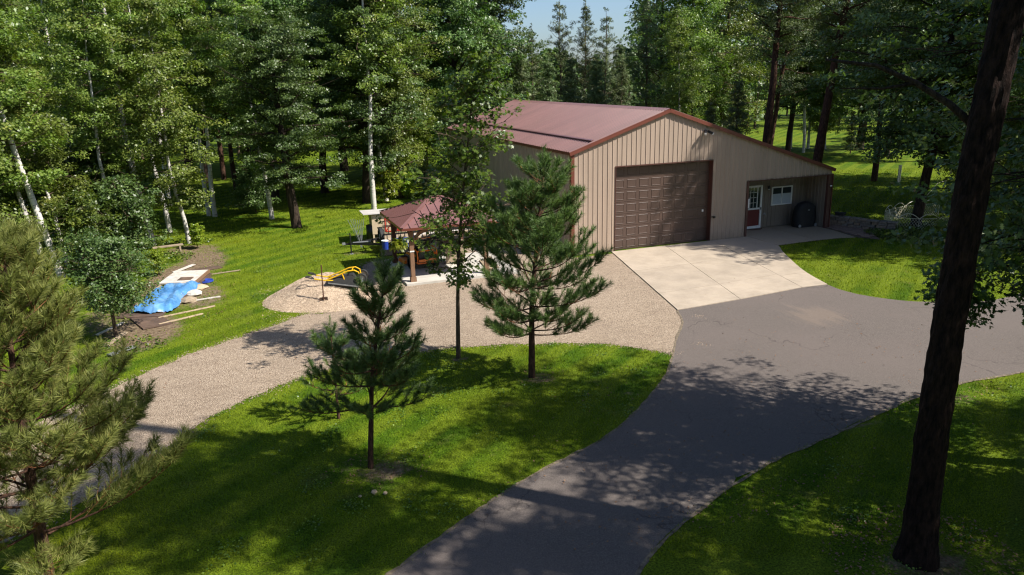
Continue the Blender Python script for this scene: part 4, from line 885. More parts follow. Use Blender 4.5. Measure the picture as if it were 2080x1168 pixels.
Wd = 'white-barked birches of the wood on the left'
Lf = 'leafy trees of the wood on the left and behind the barn'
Cf = 'spire-topped conifers behind the barn'
Rt = 'trees beyond the lawn on the right'
T = [
 # pair, name, (x, y), height scale, rz, lean(x, y), label, group
 (B1, 'birch_tree', (-20.52, 6.06), .95, .4, (-11, 4), 'thick white birch leaning left over the young pine, nearest of the wood edge', Wd),
 (B3, 'birch_tree', (-20.64, 8.17), .85, 1.9, (-7, 2), 'thin pale birch stem just right of the thick leaning birch', Wd),
 (BM, 'birch_tree', (-17.46, 11.29), 1.0, 0, (0, 0), 'tall birch with bright white trunk standing above the blue tarpaulin', Wd),
 (B3, 'birch_tree', (-15.76, 10.81), .98, 4.0, (0, 0), 'dense dark-leaved birch with a white trunk at the lawn edge right of the tarpaulin', Wd),
 (B2, 'birch_tree', (-22.51, 23.97), 1.0, 5.0, (-1, 0), 'grey birch trunk showing high among leaves left of the bright white birch', Wd),
 (B2, 'birch_tree', (-14.64, 18.59), .9, .8, (0, 0), 'slender pale birch pole between the dense birch and the thick brown pine', Wd),
 (B1, 'birch_tree', (-11.54, 16.06), .85, 3.3, (-2, 0), 'thin grey birch just left of the low spreading oak', Wd),
 (B2, 'birch_tree', (-5.56, 16.58), 1.08, 1.4, (1.5, 0), 'tall straight white birch rising behind the gazebo and cream coop', Wd),
 (B2, 'birch_tree', (-4.24, 19.46), .95, 2.2, (-2, 0), 'white birch leaning slightly left close behind the tall straight birch', Wd),
 (B3, 'birch_tree', (-3.09, 22.69), .8, 5.2, (0, 0), 'short thin birch stem right of the two white birches behind the gazebo', Wd),
 (B2, 'birch_tree', (-21.51, 8.15), .8, 2.9, (-5, 0), 'slim pale birch stem leaning left beside the thick leaning birch', Wd),
 (B2, 'birch_tree', (-19.08, 10.58), .75, 4.9, (1, 0), 'slim pale birch stem between the leaning birch and the bright white birch', Wd),
 (B2, 'birch_tree', (-16.83, 14.18), .85, 3.1, (-2, 0), 'slim pale birch stem between the bright white birch and the dense birch', Wd),
 (B2, 'birch_tree', (-14.98, 19.04), .85, 1.6, (0, 0), 'slim pale birch stem in shade right of the dense birch', Wd),
 (O3, 'broadleaf_tree', (-23.58, 6.68), .95, .3, (0, 0), 'light green leafy tree filling the upper left corner of the view', Lf),
 (B1, 'birch_tree', (-23.13, 14.25), .95, 3.9, (0, 0), 'leafy birch between the upper left corner and the leaning birch', Wd),
 (B1, 'birch_tree', (-20.44, 16.59), .86, 1.1, (0, 0), 'bushy light green birch left of the bright white birch, leaves down to the shrubs', Lf),
 (O3, 'broadleaf_tree', (-26.70, 25.48), 1.0, 2.6, (0, 0), 'tall leafy tree behind the upper left corner', Lf),
 (B2, 'birch_tree', (-24.84, 30.33), 1.05, .2, (0, 0), 'tall birch deep in the wood behind the leaning birch', Wd),
 (O2, 'broadleaf_tree', (-20.27, 30.89), .95, 1.2, (0, 0), 'dark tree deep in the wood behind the bright white birch', Lf),
 (B1, 'birch_tree', (-17.45, 24.35), 1.05, 4.4, (0, 0), 'tall light birch behind the dense dark-leaved birch', Wd),
 (O2, 'broadleaf_tree', (-15.43, 35.76), 1.0, 2.0, (0, 0), 'dark tree in the back of the wood left of the thick brown pine', Lf),
 (P1, 'pine_tree', (-12.41, 27.19), 1.0, 1.0, (-.5, 0), 'tall pine with a thick brown trunk left of the low oak', None),
 (P2, 'pine_tree', (-13.28, 30.41), .9, 2.0, (-1, 0), 'thinner brown pine trunk standing just left of the thick brown pine', None),
 (P2, 'pine_tree', (-14.14, 37.50), 1.0, 4.2, (0, 0), 'dark pine far back in the gap of the wood', None),
 (O1, 'oak_tree', (-10.45, 12.71), .84, .6, (-1, 0), 'low spreading oak with a dark ridged trunk on the lawn left of the gazebo', None),
 (O2, 'oak_tree', (-10.92, 23.09), 1.0, 2.9, (0, 0), 'tall dark oak behind the low spreading oak, slightly to its left', Lf),
 (O2, 'oak_tree', (-7.47, 25.16), 1.05, .9, (0, 0), 'tall dark oak between the low spreading oak and the straight white birch', Lf),
 (O1, 'oak_tree', (-5.49, 19.26), 1.1, 4.1, (0, 0), 'dark-trunked oak beside the foot of the tall straight birch', Lf),
 (O3, 'broadleaf_tree', (-3.10, 20.26), .98, 3.6, (0, 0), 'tall pale green tree just right of the white birches behind the gazebo', Lf),
 (O3, 'broadleaf_tree', (0.96, 29.84), 1.05, .4, (0, 0), 'tall leafy tree behind the space between gazebo roof and barn', Lf),
 (O2, 'oak_tree', (2.30, 26.04), 1.05, 1.7, (0, 0), 'large dark oak rising behind the left corner of the barn roof', Lf),
 (O2, 'oak_tree', (7.27, 31.97), .98, 5.4, (0, 0), 'large oak whose crown ends at the left side of the open sky', Lf),
 (O2, 'oak_tree', (-9.03, 37.87), 1.0, 1.9, (0, 0), 'oak standing in shade far behind the low spreading oak', Lf),
 (O1, 'oak_tree', (-4.21, 38.33), 1.25, .3, (0, 0), 'broad oak far back left of the straight white birch', Lf),
 (O1, 'oak_tree', (-11.26, 47.51), 1.25, 2.3, (0, 0), 'broad oak far back behind the thick brown pine trunk', Lf),
 (O3, 'broadleaf_tree', (-2.54, 31.10), 1.0, 5.3, (0, 0), 'leafy tree in the dark gap behind the two white birches', Lf),
 (O1, 'oak_tree', (-16.97, 42.95), 1.2, 4.3, (0, 0), 'broad oak far back behind the dense dark-leaved birch', Lf),
 (S1, 'conifer_tree', (13.84, 38.43), .86, .5, (0, 0), 'leftmost thin conifer top at the left side of the open sky', Cf),
 (S2, 'conifer_tree', (17.64, 41.48), 1.07, 1.5, (0, 0), 'tallest spire-topped conifer, second from the left in the open sky', Cf),
 (S1, 'conifer_tree', (19.79, 40.70), 1.04, 3.1, (0, 0), 'spire-topped conifer in the middle of the open sky', Cf),
 (S2, 'conifer_tree', (21.16, 37.99), .96, 4.6, (0, 0), 'spire-topped conifer with up-turned boughs, right of the middle one', Cf),
 (S3, 'conifer_tree', (23.52, 39.35), 1.08, .2, (0, 0), 'small pale conifer in the low notch of the skyline', Cf),
 (S3, 'conifer_tree', (8.89, 29.18), .98, 2.2, (0, 0), 'olive conifer just above the left end of the roof ridge', Cf),
 (S3, 'conifer_tree', (9.98, 26.58), .90, 3.2, (0, 0), 'low olive conifer above the roof ridge under the leftmost thin top', Cf),
 (S3, 'conifer_tree', (12.77, 27.78), .92, 1.3, (0, 0), 'low olive conifer above the middle of the roof ridge', Cf),
 (S3, 'conifer_tree', (13.74, 25.22), .90, 5.1, (0, 0), 'low olive conifer above the right half of the roof ridge', Cf),
 (S1, 'conifer_tree', (13.46, 20.90), .62, 4.1, (0, 0), 'dark low conifer near the right end of the roof ridge', Cf),
 (S2, 'conifer_tree', (20.42, 29.43), .98, 2.4, (0, 0), 'ragged conifer at the right side of the open sky', Cf),
 (P2, 'pine_tree', (18.27, 23.58), .93, .9, (0, 0), 'dark tall pine directly right of the open sky', Rt),
 (O3, 'broadleaf_tree', (19.50, 20.93), 1.0, 2.4, (0, 0), 'tall yellow-green aspen above the barn gable peak', Rt),
 (B2, 'birch_tree', (15.69, 16.78), .72, .4, (0, 0), 'thin birch with a pale stem just behind the gable peak', Rt),
 (O3, 'broadleaf_tree', (25.54, 25.37), 1.1, 4.9, (0, 0), 'tall light green tree right of the gable peak', Rt),
 (S3, 'conifer_tree', (14.99, 9.31), .74, 1.8, (0, 0), 'bright yellow-green young pine close behind the sloping right roof edge', Rt),
 (S3, 'conifer_tree', (14.27, 10.67), .58, .6, (0, 0), 'small dark conifer behind the roof edge left of the yellow-green pine', Rt),
 (P1, 'pine_tree', (17.91, 10.46), .98, 3.0, (6, 0), 'leaning pine with a long bare reddish trunk behind the right roof edge', Rt),
 (P2, 'pine_tree', (23.70, 17.20), .95, 1.0, (6, 0), 'thinner leaning pine right beside the reddish bare trunk', Rt),
 (P1, 'pine_tree', (18.07, 5.99), 1.0, 5.0, (4, 0), 'dark thick pine trunk rising right behind the low end of the roof', Rt),
 (O2, 'oak_tree', (36.47, 30.25), 1.0, .5, (0, 0), 'dark tree at the far end of the lawn left of the birch stems', Rt),
 (B2, 'birch_tree', (38.60, 32.39), .9, .5, (0, 0), 'leftmost white birch stem beyond the far lawn', Rt),
 (B2, 'birch_tree', (37.04, 28.76), .95, 2.5, (0, 0), 'brightest white birch stem beyond the far lawn', Rt),
 (B1, 'birch_tree', (39.90, 31.46), .9, 4.5, (-2, 0), 'leaning thin birch stem touching the brightest one', Rt),
 (B3, 'birch_tree', (39.37, 29.43), .9, 1.2, (0, 0), 'short birch right of the dark thick pine trunk', Rt),
 (B3, 'birch_tree', (40.86, 30.18), .85, 3.7, (0, 0), 'thin leafy birch left of the blue spruce', Rt),
 (S3, 'spruce_tree', (39.78, 25.80), .40, .9, (0, 0), 'small pale blue-green spruce on the far lawn edge', Rt),
 (O1, 'oak_tree', (42.88, 27.94), 1.25, 2.9, (0, 0), 'dark broad oak behind the pale spruce', Rt),
 (O2, 'oak_tree', (40.35, 22.22), 1.0, 1.9, (0, 0), 'tall dark oak far behind the white marker post', Rt),
 (P2, 'pine_tree', (27.99, 11.23), .98, 3.9, (0, 0), 'slim pine right of the pale spruce', Rt),
 (O2, 'oak_tree', (32.97, 7.23), .95, 4.9, (0, 0), 'tall oak behind the big foreground trunk', Rt),
 (O2, 'oak_tree', (29.74, 1.77), .95, .3, (0, 0), 'oak at the right border beyond the lawn', Rt),
 (O3, 'broadleaf_tree', (22.68, -0.10), .78, 1.3, (0, 0), 'light green bushy tree just left of the big trunk above the garden fence', Rt),
 (O3, 'broadleaf_tree', (18.56, -6.34), .7, 3.3, (0, 0), 'leafy tree filling the space right of the big trunk', Rt),
 (O2, 'oak_tree', (25.97, 2.03), 1.1, 4.3, (0, 0), 'dark oak rising right behind the big trunk beyond the garden fence', Rt),
]
for pair, name, xy, hs, rz, ln, lab, grp in T: place(pair, name, lab, xy, hs, rz, ln, group=grp)
OK1 = tree_mesh(61, 14, 3.9, 5.2, .24, M['bark_dark'], M['leaf_oak'], 56, 13, 74, .16, 'round', (-6, 25), .2, (.40, .78), .40, tpts=[(0, 0, 0), (.25, 0, 2.2), (.65, 0, 4.5), (.8, 0, 8), (.8, .2, 13)])
place(OK1, 'oak_tree', 'dark oak leaning right, rising out of the wire garden fence', (17.15, -2.13), 1, 0)
for pair, name, xy, hs, rz, lab in [
 (U1, 'shrub', (-19.36, 6.27), .85, 1.7, 'bright green shrub right of the leaning birch foot'),
 (U2, 'shrub', (-18.18, 8.05), 1.5, 2.4, 'dark dense shrub left of the white birch foot'),
 (U1, 'shrub', (-19.60, 11.87), 1.3, 4.4, 'taller shrub behind the dark dense shrub'),
 (U1, 'shrub', (-21.53, 12.57), 1.3, 3.4, 'shrub in shade behind the leaning birch'),
 (U1, 'shrub', (-23.44, 9.95), 1.3, 5.4, 'shrub at the far left border behind the young pine tip'),
 (U2, 'shrub', (-12.32, 18.85), 1.2, 1.4, 'dark round shrub beside the thick brown pine trunk'),
 (UY, 'shrub', (-15.33, 9.37), .75, .4, 'small yellow-green sprouts at the foot of the dense birch'),
 (UY, 'shrub', (-4.20, 18.55), 1.3, 1.4, 'yellow-green bush at the foot of the birches behind the gazebo'),
 (UY, 'shrub', (-2.82, 19.59), 1.1, 3.4, 'pale low bush between the birches and the small spruce'),
 (UY, 'shrub', (-16.70, 4.41), .7, 2.4, 'small plant with bright yellow leaves above the tarpaulin'),
 (UY, 'shrub', (16.25, -4.22), .5, .8, 'sprawling light green bush in front of the garden fence'),
]: place(pair, name, lab, xy, hs, rz, cat='shrub', group='shrubs and low bushes')
place(SP, 'spruce_tree', 'small blue-green spruce on the lawn behind the gazebo roof', (-1.58, 20.33), .95, 0)
AP = tree_mesh(71, 2.95, .75, 1.5, .06, M['bark_brown'], M['leaf_oak'], 34, 9, 52, .085, 'round', (0, 50), .1, (.18, .34), .7, tn=7)
place(AP, 'small_tree', 'small dark round-leaved tree in front of the blue tarpaulin', (-17.35, -3.60), 1.0, .3)

# young trees on the island lawn
MP = tree_mesh(81, 8.6, 2.3, 1.5, .06, M['bark_brown'], M['leaf_maple'], 44, 6, 25, .12, 'egg', (18, 52), .35, (.16, .40), .55, lobed='maple', upw=1.0,
               tpts=[(0, 0, 0), (.05, .0, 1.5), (.14, 0, 3), (.38, 0, 5), (.70, .0, 7), (.98, 0, 8.3)])
place(MP, 'maple_tree', 'slim young maple with light leaves in front of the gazebo and barn corner', (-7.97, -9.78), 1, 0)
PR_ = young_pine(91, 6.0, 1.95, .085, M['needle_mid'], M['bark_pine'], .43, (5, 7), 120, .155, .011, 1.05, T=[(0, 0, 0), (.04, 0, 2), (.25, 0, 4), (.45, 0, 5.6)], extra=.5)
place(PR_, 'pine_tree', 'bushy young pine in front of the barn corner', (-6.60, -11.91), 1, 0)
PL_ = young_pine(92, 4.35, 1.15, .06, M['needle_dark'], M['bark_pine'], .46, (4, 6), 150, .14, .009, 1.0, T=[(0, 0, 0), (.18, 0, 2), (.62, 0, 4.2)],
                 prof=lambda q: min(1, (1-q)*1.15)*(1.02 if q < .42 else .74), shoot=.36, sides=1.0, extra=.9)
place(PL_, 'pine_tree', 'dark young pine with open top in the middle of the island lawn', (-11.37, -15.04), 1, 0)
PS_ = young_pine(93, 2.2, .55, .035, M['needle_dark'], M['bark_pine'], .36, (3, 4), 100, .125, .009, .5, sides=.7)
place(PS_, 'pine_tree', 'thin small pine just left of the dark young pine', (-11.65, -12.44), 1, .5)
PN_ = young_pine(94, 5.85, 2.25, .10, M['needle_near'], M['bark_pine'], .36, (6, 8), 105, .165, .0095, .7, T=[(0, 0, 0), (.1, 0, 2), (.32, .1, 4), (.62, .1, 5.7)],
                 prof=lambda q: min(1.0, (1-q)*1.06), shoot=.36)
place(PN_, 'pine_tree', 'large yellowish young pine filling the lower left corner', (-16.77, -16.83), 1, 1.0)

# the big foreground pine: only its trunk and one limb reach into view
def big_trunk():
    rng = np.random.default_rng(5); st = MB(); n = 28; pts = [(0, 0, -.2), (0, 0, .15), (.0, 0, .8), (.0, .02, 2), (.05, .05, 4), (.16, .08, 6), (.42, .12, 8), (.8, .2, 11), (1.2, .2, 16), (1.3, .2, 21)]
    zs = np.concatenate([np.linspace(-.2, 9.5, 110), np.linspace(9.8, 21, 20)]); pa = np.array(pts); vs = []; ph = rng.uniform(0, 6.28, n)
    for z in zs:
        cx, cy = np.interp(z, pa[:, 2], pa[:, 0]), np.interp(z, pa[:, 2], pa[:, 1]); r = .232*(1-.016*z)*(1+.45*math.exp(-max(z, 0)*2.6))
        for k in range(n):
            a = 2*PI*k/n; rr = r*(1+.045*math.sin(3*a+z*.8)+.05*math.sin(ph[k]+z*5.0)+rng.uniform(-.035, .045)); vs.append((cx+rr*math.cos(a), cy+rr*math.sin(a), z))
    fs = [(i*n+k, i*n+(k+1) % n, (i+1)*n+(k+1) % n, (i+1)*n+k) for i in range(len(zs)-1) for k in range(n)]
    st.add(vs, fs, M['bark_big']); return st.mesh('trunk')
SN = MB(); SN.tube([(-.44, 0, 8.1), (-.1, -.05, 8.5), (.5, -.1, 8.95), (1.1, -.1, 9.35), (1.5, -.15, 9.75)], [.07, .055, .045, .03, .012], M['bark_birch'], 7); SN.tube([(.3, -.1, 8.8), (.7, -.2, 8.4), (1.0, -.25, 7.8)], [.02, .012, .006], M['bark_brown'], 5)
for o in bpy.data.objects:
    if o.get('label', '').startswith('tall birch with bright white trunk'): SN.build('dead_limb', o, True)
bt = thing('pine_tree', 'massive dark foreground trunk standing on the shaded lawn at the right', 'tree', (-3.76, -21.40, 0))
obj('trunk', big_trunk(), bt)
lb = MB(); lb.tube([(.42, .1, 6.55), (.05, .5, 7.05), (-.3, .8, 7.35), (-.75, 1.1, 7.6), (-1.3, 1.5, 7.7)], [.06, .048, .04, .03, .02], M['bark_dark'], 8)
lb.tube([(-.3, .8, 7.35), (-.7, 1.0, 7.28), (-1.2, 1.3, 7.3)], [.03, .02, .01], M['bark_dark'], 6); lb.build('limb', bt, True)
_, bc = tree_mesh(95, 18.5, 10.8, 2.7, .3, M['bark_pine'], M['needle_far'], 44, 8, 56, .24, 'top', (-8, 30), .1, (.4, .75), .5, .25)
obj('crown', bc, bt, (.3, -2.0, 0))
# oak whose branches reach in from the right
OR_ = tree_mesh(96, 12, 3.0, 3.5, .2, M['bark_dark'], M['leaf_oak'], 96, 14, 40, .125, 'column', (-14, 30), .25, (.30, .55), .5, lobed='oak', upw=.8)
place(OR_, 'oak_tree', 'dark oak reaching in from the right border behind the big trunk', (1.67, -20.66), 1, .9)
OS_ = tree_mesh(97, 4.1, 2.9, .62, .03, M['bark_dark'], M['leaf_oak'], 10, 5, 16, .13, 'round', (0, 40), .2, (.16, .28), .6, lobed='oak')
place(OS_, 'oak_sapling', 'oak sprig with dark leaves beside the left side of the big trunk', (-0.35, -18.72), 1.0, 0, (-2, 0))
OS = tree_mesh(24, 17, 5.0, 4.3, .24, M['bark_dark'], M['leaf_oak'], 36, 7, 30, .19, 'egg', (5, 40), .25, (.28, .66), .42)
# unseen trees; the right-border ones shade the drive, the lawn and the gable
for (x, y, hs, wd_, rz, pr, lab) in [
 (19.8, -8.6, 1.32, .88, 0, O2, 'tall tree beyond the right border nearest the porch, shading the gable'), (23.2, -7.4, 1.35, 1.0, 1, O2, 'tall tree beyond the right border behind the garden bed'),
 (4.0, -20.2, 1.0, .50, 2, OS, 'tree just beyond the right border beside the drive bend'),
 (1.0, -27.2, .95, .74, 1, O2, 'tree beyond the lower right corner nearest the massive trunk'), (6.0, -29.8, 1.0, .8, 3, OS, 'tree beyond the lower right corner farther from the drive'),
 (21.6, -9.6, 1.38, .95, 2.2, O2, 'very tall tree beyond the right border between the other two gable-shading trees'), (18.9, -6.6, 1.2, .62, 4.2, O3, 'narrow leafy tree beyond the right border close to the garden bed'),
 (5.5, -26.2, .60, .60, 2.2, O2, 'lower tree beyond the lower right corner shading the right-hand lawn'), (8.6, -23.6, .58, .56, .4, O2, 'lower tree beyond the right border shading the lawn behind the massive trunk'),
 (37, 5, 1.15, 1.1, .4, P1, 'added crown-shading tall pine beyond the right border by the far lawn'), (45, 14, 1.15, 1.15, 2.4, P1, 'added crown-shading tall pine beyond the right border at the far lawn end'), (30, 0, 1.2, 1.0, 1.4, P1, 'tall pine beyond the right border behind the leaning oak'),  # far-lawn pines added to darken the crowns at the upper right
 (-23, -33, 1.1, 1.1, .3, O2, 'added sky-blocking tree behind the viewpoint, to its left'), (-17, -39, 1.1, 1.1, 1.3, O3, 'added sky-blocking tree straight behind the viewpoint'), (-7, -39, 1.1, 1.1, 2.3, O2, 'added sky-blocking tree behind the viewpoint, to its right'), (2, -38, 1.1, 1.1, 3.3, O3, 'second added sky-blocking tree behind the viewpoint to its right'),  # unseen ring around the viewpoint from here on, added to block sky light
 (12, -37, 1.15, 1.15, 4.3, O2, 'added sky-blocking tree far behind the massive trunk outside the view'), (21, -31, 1.15, 1.15, 5.3, O2, 'added sky-blocking tree outside the view south of the drive bend'), (29, -23, 1.15, 1.15, .9, O3, 'added sky-blocking tree outside the view across the drive on the right'), (33, -13, 1.15, 1.15, 1.9, O2, 'added sky-blocking tree outside the view beyond the drive on the right'), (36, -4, 1.15, 1.15, 2.9, O2, 'added sky-blocking tree outside the view east of the garden bed'),
 (-29, -25, 1.1, 1.1, 3.9, O3, 'added sky-blocking tree outside the left border near the viewpoint'), (-31, -14, 1.1, 1.1, 4.9, O2, 'added sky-blocking tree outside the left border beside the gravel drive'), (-29, -3, 1.1, 1.1, 5.9, O3, 'added sky-blocking tree outside the left border beside the bare earth')]:
    place(pr, 'tree', lab, (x, y), hs, rz, group='shade trees right of the view', wide=wd_)

# the far wood that closes the view: one mass
def far_wood():
    rng = np.random.default_rng(7); Vs = []; rn = []; st = Sticks()
    for i in range(190):
        az = YAW+math.radians(-46+i*92/190+rng.normal(0, .5)); d = rng.uniform(84, 122)
        gap = -1 < math.degrees(az-YAW) < 9.5
        if 16.5 < math.degrees(az-YAW) < 30: d += 22
        x, y = CAM.x+math.sin(az)*d, CAM.y+math.cos(az)*d; h = rng.uniform(14, 20)
        if gap: h = rng.uniform(8.5, 11)
        R = rng.uniform(2.4, 3.8); m = 900; con = rng.random() < .4; q = rng.uniform(0, 1, m)**.8; z = 1.2+(h-1.2)*q
        rr = R*np.where(con, (1-q)*1.0+.08, np.sin(np.pi*np.minimum(1, .15+.85*q))**.6)*rng.uniform(.25, 1, m)**.5; a = rng.uniform(0, 6.28, m)
        rr = rr*(1+.35*np.sin(a*3+z*1.1+i)); P = np.column_stack([x+rr*np.cos(a), y+rr*np.sin(a), z])
        Nn = nrm(np.column_stack([np.cos(a), np.sin(a), np.full(m, .9)])+rng.normal(0, .6, (m, 3)))
        Vs.append(leaf_quads(P, Nn, .55, rng, .7)); rn.append(np.clip(rng.uniform(0, .4)+rng.uniform(0, .6, m), 0, 1))
        st.add([(x, y, 0), (x+rng.normal(0, .3), y, h*.8)], .2, .04, M['bark_brown'], 4)
    me = np_mesh('far_wood', np.concatenate(Vs), 4, M['leaf_oak'], np.concatenate(rn)); return me, st.mesh('far_wood_trunks')
fw, fwt = far_wood()
o = obj('far_woodland', fw); tag(o, 'dark mixed woodland closing the view behind all nearer trees', 'woodland', kind='stuff'); o2 = obj('stems', fwt, o); o2['kind'] = 'stuff'

# ---------------------------------------------------------------- loose things
R_ = random.Random(12)
def wheel(name, parent, c, r, w, axis, hub=M['grey'], tyre=M['rubber']):
    b = MB(); b.lathe([(r*.62, -w/2), (r*.9, -w/2), (r, -w*.35), (r, w*.35), (r*.9, w/2), (r*.62, w/2)], tyre, 20, c, axis); p = b.build(name, parent)
    b = MB(); b.lathe([(0, -w*.3), (r*.2, -w*.42), (r*.25, -w*.2), (r*.62, -w*.3), (r*.62, w*.3), (r*.25, w*.2), (r*.2, w*.42), (0, w*.3)], hub, 14, c, axis); b.build('rim', p); return p
# zero-turn mower, its rear towards the camera
mw = thing('riding_mower', 'orange and black zero-turn mower parked under the gazebo roof', 'mower', (-6.45, .95, .09), math.radians(8))
for sx in (-1, 1): wheel('rear_wheel', mw, (sx*.50, -.35, .27), .27, .24, 'X', M['black'])
for sx in (-1, 1): wheel('caster_wheel', mw, (sx*.40, .95, .15), .15, .12, 'X', M['orange'])
b = MB(); b.box((0, .35, .27), (.62, 1.5, .10), M['black']); b.box((0, -.35, .52), (.60, .55, .34), M['black'], taper=.85); b.lathe([(0, .0), (.2, .0), (.2, .14), (.05, .18), (0, .18)], M['grey'], 14, (0, -.40, .68)); b.build('engine', mw)
b = MB(); b.box((0, .55, .18), (1.28, .70, .13), M['orange'], taper=.95); b.build('mower_deck', mw)
b = MB(); b.box((0, .18, .62), (.52, .48, .12), M['rubber'], taper=.92); b.bar((0, -.04, .66), (0, -.14, 1.08), .50, .10, M['rubber']); b.build('seat', mw)
b = MB()
for z in (.30, .80): b.tube([(-.42, -.80, z), (-.38, -.84, z), (.38, -.84, z), (.42, -.80, z)], .03, M['orange'], 8)
for sx in (-1, 1): b.tube([(sx*.42, -.35, .30), (sx*.42, -.80, .30), (sx*.42, -.82, .55), (sx*.42, -.80, .80), (sx*.42, -.3, .86)], .03, M['orange'], 8)
b.box((0, -.82, .40), (.74, .03, .10), M['orange']); b.build('rear_guard', mw)
b = MB()
for sx in (-1, 1): b.tube([(sx*.36, -.25, .6), (sx*.36, -.30, 1.20)], .025, M['black'], 8)
b.tube([(-.36, -.30, 1.20), (.36, -.30, 1.20)], .025, M['orange'], 8); b.build('roll_bar', mw)
for sx in (-1, 1):
    b = MB(); b.tube([(sx*.34, .30, .55), (sx*.36, .55, .86), (sx*.12, .60, .92)], .016, M['black'], 6); b.build('steering_lever', mw)
for sx in (-1, 1):
    b = MB(); b.box((sx*.46, -.15, .58), (.14, .75, .07), M['orange'], taper=.9); b.build('fender', mw)
# standing tyre
ty = thing('tyre', 'big black tyre standing upright behind the orange mower', 'tyre', (-5.55, 1.95, .09), math.radians(4))
b = MB(); b.lathe([(.27, -.10), (.40, -.12), (.46, -.08), (.46, .08), (.40, .12), (.27, .10), (.27, -.10)], M['rubber'], 26, (0, 0, .50), 'Y'); b.build('rubber_tyre', ty, True)
b = MB(); b.lathe([(.27, .0), (.23, .03), (.06, .0), (0, .0)], M['grey'], 20, (0, 0, .50), 'Y'); b.build('rim', ty)
# shelf rack with board
rk = thing('shelf_rack', 'black metal shelf rack holding tan boards at the right of the mower', 'rack', (-5.05, .95, .09), math.radians(3))
b = MB()
for x in (-.45, .0, .45):
    for y in (-.2, .2): b.bar((x, y, 0), (x, y, 1.75), .03, .03, M['black'], up=(0, 1, 0))
for z in (.35, .9, 1.35, 1.74):
    for y in (-.2, .2): b.bar((-.45, y, z), (.45, y, z), .03, .03, M['black'])
b.build('frame', rk)
for z in (.36, .91): b = MB(); b.box((0, 0, z), (.92, .42, .02), M['board']); b.build('shelf', rk)
b = MB(); b.box((.02, -.26, .42), (.80, .03, .78), M['board']); tag(b.build('plywood_sheet', loc=(-5.05, .95, .095)), 'tan plywood sheet leaning on the black shelf rack', 'plywood sheet')
for i, (x, y, r, l) in enumerate([(-4.05, -.35, 1.45, 1.9), (-3.85, -.15, 1.38, 1.7), (-3.55, .1, 1.42, 2.0)]):
    b = MB(); b.box((0, 0, .03), (l, .14, .045), M['board'] if i != 1 else M['wood_pale']); o = b.build('plank', loc=(x, y, .09+.0), rot=(0, 0, r))
    tag(o, ['grey plank lying on the slab nearest the mower', 'pale plank between the two grey planks on the slab', 'grey plank lying on the slab farthest from the mower'][i], 'plank')
# hanging fern
fn = thing('hanging_fern', 'bright green fern in a basket hanging on the left side of the gazebo', 'hanging plant', (-7.80, -1.60, 0))
b = MB(); b.lathe([(0, 1.42), (.10, 1.43), (.16, 1.58), (.15, 1.58)], M['black'], 12); b.tube([(0, 0, 2.12), (.02, 0, 1.9), (.14, 0, 1.58)], .006, M['black'], 4); b.tube([(0, 0, 2.12), (-.02, 0, 1.9), (-.14, 0, 1.58)], .006, M['black'], 4); b.build('basket', fn)
rng = np.random.default_rng(3); Vs = []
for k in range(120):
    a = rng.uniform(0, 6.28); L = rng.uniform(.32, .52); e0 = rng.uniform(.3, 1.35); P = np.array([0, 0, 1.6]); d = np.array([math.cos(a)*math.cos(e0), math.sin(a)*math.cos(e0), math.sin(e0)]); n = 16
    for i in range(n):
        d = d+np.array([0, 0, -.11]); d /= np.linalg.norm(d); P2 = P+d*L/n; side = np.cross(d, [0, 0, 1]); side /= max(np.linalg.norm(side), 1e-3); w = .095*math.sin(PI*(i+1)/(n+1))+.01
        for sg in (-1, 1): Vs += [P, P+side*sg*w+d*.012, P2, P2]
        P = P2
V = np.array(Vs); obj('fronds', np_mesh('fronds', V.reshape(-1, 4, 3)[:, :3].reshape(-1, 3), 3, M['leaf_yellow'], rng.uniform(.1, .9, len(V)//4)), fn)
b = MB(); b.tube([(gx0-5.5-.08, gy0+.28, 1.28), (gx0-5.5-.14, gy0+.28, 1.28)], .02, M['white'], 6); b.box((-7.30, -1.485, 1.28), (.17, .012, .05), M['white'])
tag(b.build('post_clip'), 'small white clip on the front left gazebo post', 'clip')

# utility trailer
tr = thing('utility_trailer', 'black open utility trailer with slatted sides parked behind the gazebo', 'trailer', (-7.4, 4.9, 0))
b = MB(); b.bar((-1.25, 0, .46), (.1, -.70, .44), .06, .10, M['black']); b.bar((-1.25, 0, .46), (.1, .70, .44), .06, .10, M['black']); b.bar((-1.6, 0, .46), (-1.1, 0, .46), .07, .09, M['black']); b.box((-1.62, 0, .49), (.14, .11, .09), M['grey'])
b.bar((-1.2, .02, .50), (-.4, -.02, .50), .16, .02, M['grey']); b.build('tongue', tr)
b = MB(); b.tube([(-1.32, -.08, 0.02), (-1.32, -.08, .95)], .03, M['black'], 8); b.tube([(-1.32, -.08, .93), (-1.46, -.08, .93)], .012, M['black'], 6); b.box((-1.32, -.08, .015), (.16, .16, .03), M['grey']); b.build('jack', tr)
b = MB(); b.box((2.35, 0, .50), (4.5, 1.75, .03), M['board']); b.build('bed', tr)
b = MB()
for y in (-.88, .88): b.bar((.1, y, .48), (4.6, y, .48), .05, .12, M['black']); b.bar((.1, y, .92), (4.6, y, .92), .04, .04, M['black'])
for x in (.1, 4.6): b.bar((x, -.88, .48), (x, .88, .48), .05, .12, M['black']); b.bar((x, -.88, .92), (x, .88, .92), .04, .04, M['black'])
b.build('frame', tr)
rail = MB(); rail.box((0, 0, .70), (.035, .03, .42), M['black']); rme = rail.mesh('slat')
for y in (-.88, .88):
    for k in range(22): obj('slat', rme, tr, (.2+k*.2, y, 0))
